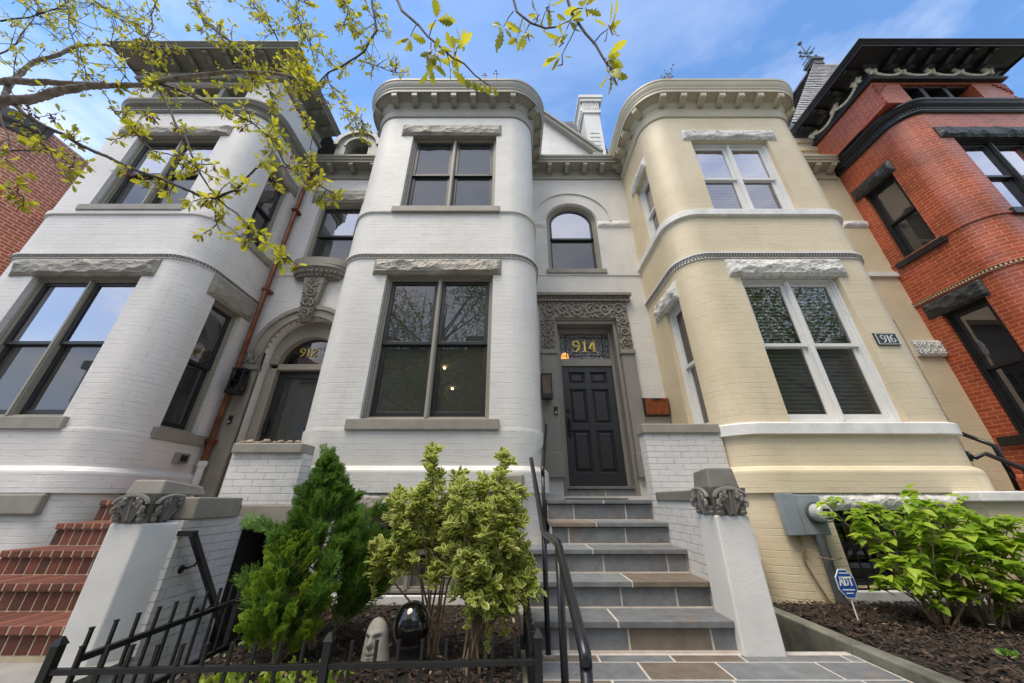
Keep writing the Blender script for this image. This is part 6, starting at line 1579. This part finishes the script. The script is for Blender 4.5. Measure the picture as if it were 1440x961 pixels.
# ---- across the street: what the windows mirror
def street_tree(x, y, h, r, seed, label):
    rnd = random.Random(seed); t = empty('street_tree', (x, y, -.5), label, 'tree'); w = MB(); l = MB()
    w.tube([(x, y, -.6), (x + .1, y, h * .3), (x, y + .1, h * .55), (x + .1, y, h * .85)], [.2, .15, .1, .03], 8)
    for i in range(26):
        a = rnd.random() * 6.28; z = h * rnd.uniform(.34, .95); k = r * math.sqrt(max(.1, 1 - ((z / h - .6) / .45) ** 2)); c = Vector((x + math.cos(a) * k * rnd.uniform(.4, 1), y + math.sin(a) * k * rnd.uniform(.4, 1), z))
        w.tube([(x, y, z * .8), c], [.05, .012], 5, cap=False)
        for j in range(900): leaf(l, c + rdir(rnd) * r * .5 * rnd.random() ** .5, rdir(rnd, -.2), rnd.random() * 6, rnd.uniform(.06, .12), [(0, .04), (.5, .30), (1, 0)], .3, .3)
    w.build('trunk', M['bark'], t); l.build('foliage', M['tree_leaf'], t)
street_tree(-3.4, -6.2, 11.5, 3.3, 1, 'green street tree on the far kerb behind the camera'); street_tree(8.2, -4.4, 11.5, 3.2, 2, 'green street tree opposite the cream house'); street_tree(13.5, -6.0, 12, 3.2, 3, 'green street tree opposite the red house')
for i, (x, c) in enumerate(((-14, 'red_far'), (-7, 'cream'), (0, 'red'), (7, 'white_a'), (14, 'red_far'), (-21, 'red'), (-28, 'white_a'), (21, 'cream'), (28, 'red'))):
    h = empty('row_house', (x, -17, -.5), ('old brick', 'cream', 'dark red brick', 'white', 'weathered brick', 'outermost dark brick', 'outermost white', 'plain cream', 'far corner brick')[i] + ' row house across the street, behind the camera', 'house', 'houses across the street')
    mb = MB(); mb.box(x - 3.48, x + 3.48, -24, -15, -.6, 10.0 + i % 3); mb.build('wall', M[c], h)
    mb = MB(); mb.box(x - 3.5, x + 3.5, -15.0, -14.6, 9.6 + i % 3, 10.2 + i % 3); mb.build('cornice', M['cornice_b'], h)
    for k in range(6):
        a, z = x - 2.2 + 2.2 * (k % 3), 1.2 + 3.4 * (k // 3); mb = MB(); Fr((a - .5, -15, z), (1, 0), (0, 1)).ring(mb, 0, 1, -.05, .05, 0, 1.9, .09); w = mb.build('window', M['sash_w'], h)
        g = MB(); g.quad((a + .42, -14.99, z + .08), (a - .42, -14.99, z + .08), (a - .42, -14.99, z + 1.82), (a + .42, -14.99, z + 1.82)); g.build('pane', M['glass'], w)
# ================================================================== sky, sun, camera
SUN_AZ, SUN_EL = R_(222), R_(66)       # azimuth clockwise from +Y
world = bpy.data.worlds.new('World'); scene.world = world; world.use_nodes = True
nt = world.node_tree; bg = nt.nodes['Background']
sky = nt.nodes.new('ShaderNodeTexSky'); sky.sky_type = 'NISHITA'; sky.sun_disc = False
sky.sun_elevation = SUN_EL; sky.sun_rotation = SUN_AZ; sky.air_density = 1.0; sky.dust_density = .6; sky.ozone_density = 2.2
tc = nt.nodes.new('ShaderNodeTexCoord'); mp = nt.nodes.new('ShaderNodeMapping'); mp.inputs['Scale'].default_value = (1.0, 2.0, 4.2); mp.inputs['Rotation'].default_value = (0, .25, .35)
nt.links.new(tc.outputs['Generated'], mp.inputs[0])
sx = nt.nodes.new('ShaderNodeSeparateXYZ'); nt.links.new(tc.outputs['Generated'], sx.inputs[0])
bank = ramp(nt, math_(nt, 'ADD', math_(nt, 'MULTIPLY', sx.outputs['Y'], .5), .5), [(.10, (1, 1, 1)), (.56, (0, 0, 0))])   # thin cloud bank over the street side of the sky
cn = noise(nt, mp.outputs[0], 1.7, 8, .6)
wisp = ramp(nt, cn, [(.42, (0, 0, 0)), (.82, (1, 1, 1))]); soft = ramp(nt, cn, [(.25, (.45, .45, .45)), (.65, (1, 1, 1))])
low = ramp(nt, sx.outputs['Z'], [(.62, (1, 1, 1)), (.97, (.15, .15, .15))])
cf = math_(nt, 'ADD', math_(nt, 'MULTIPLY', math_(nt, 'MULTIPLY', wisp.outputs[0], low.outputs[0]), .58), math_(nt, 'MULTIPLY', math_(nt, 'MULTIPLY', bank.outputs[0], soft.outputs[0]), .85))
skyc = mix(nt, 1.0, sky.outputs[0], (.55, .715, .82), 'MULTIPLY')
cl = mix(nt, math_(nt, 'MINIMUM', cf, 1.0), skyc, (4.6, 4.65, 4.8))
nt.links.new(cl, bg.inputs[0]); bg.inputs[1].default_value = .15
sun = bpy.data.lights.new('sun', 'SUN'); sun.energy = 1.5; sun.angle = R_(30); sun.color = (1, .87, .70)
so = bpy.data.objects.new('sun', sun); COL.objects.link(so)
dv = Vector((math.sin(SUN_AZ) * math.cos(SUN_EL), math.cos(SUN_AZ) * math.cos(SUN_EL), math.sin(SUN_EL)))
so.rotation_euler = dv.to_track_quat('Z', 'Y').to_euler()
cam = bpy.data.cameras.new('camera'); co = bpy.data.objects.new('camera', cam); COL.objects.link(co)
cam.sensor_width = 36; cam.lens = 36 * FPX / 1440; cam.clip_start = .02; cam.clip_end = 2000
co.location = (0, 0, EYE); co.rotation_euler = (math.pi / 2 + PITCH, 0, 0)
scene.camera = co
vs = scene.view_settings; vs.view_transform = 'Standard'; vs.look = 'None'; vs.gamma = 1; vs.exposure = 1.26; vs.use_curve_mapping = False
scene.cycles.max_bounces = 8; scene.cycles.transparent_max_bounces = 16; scene.cycles.use_denoising = True
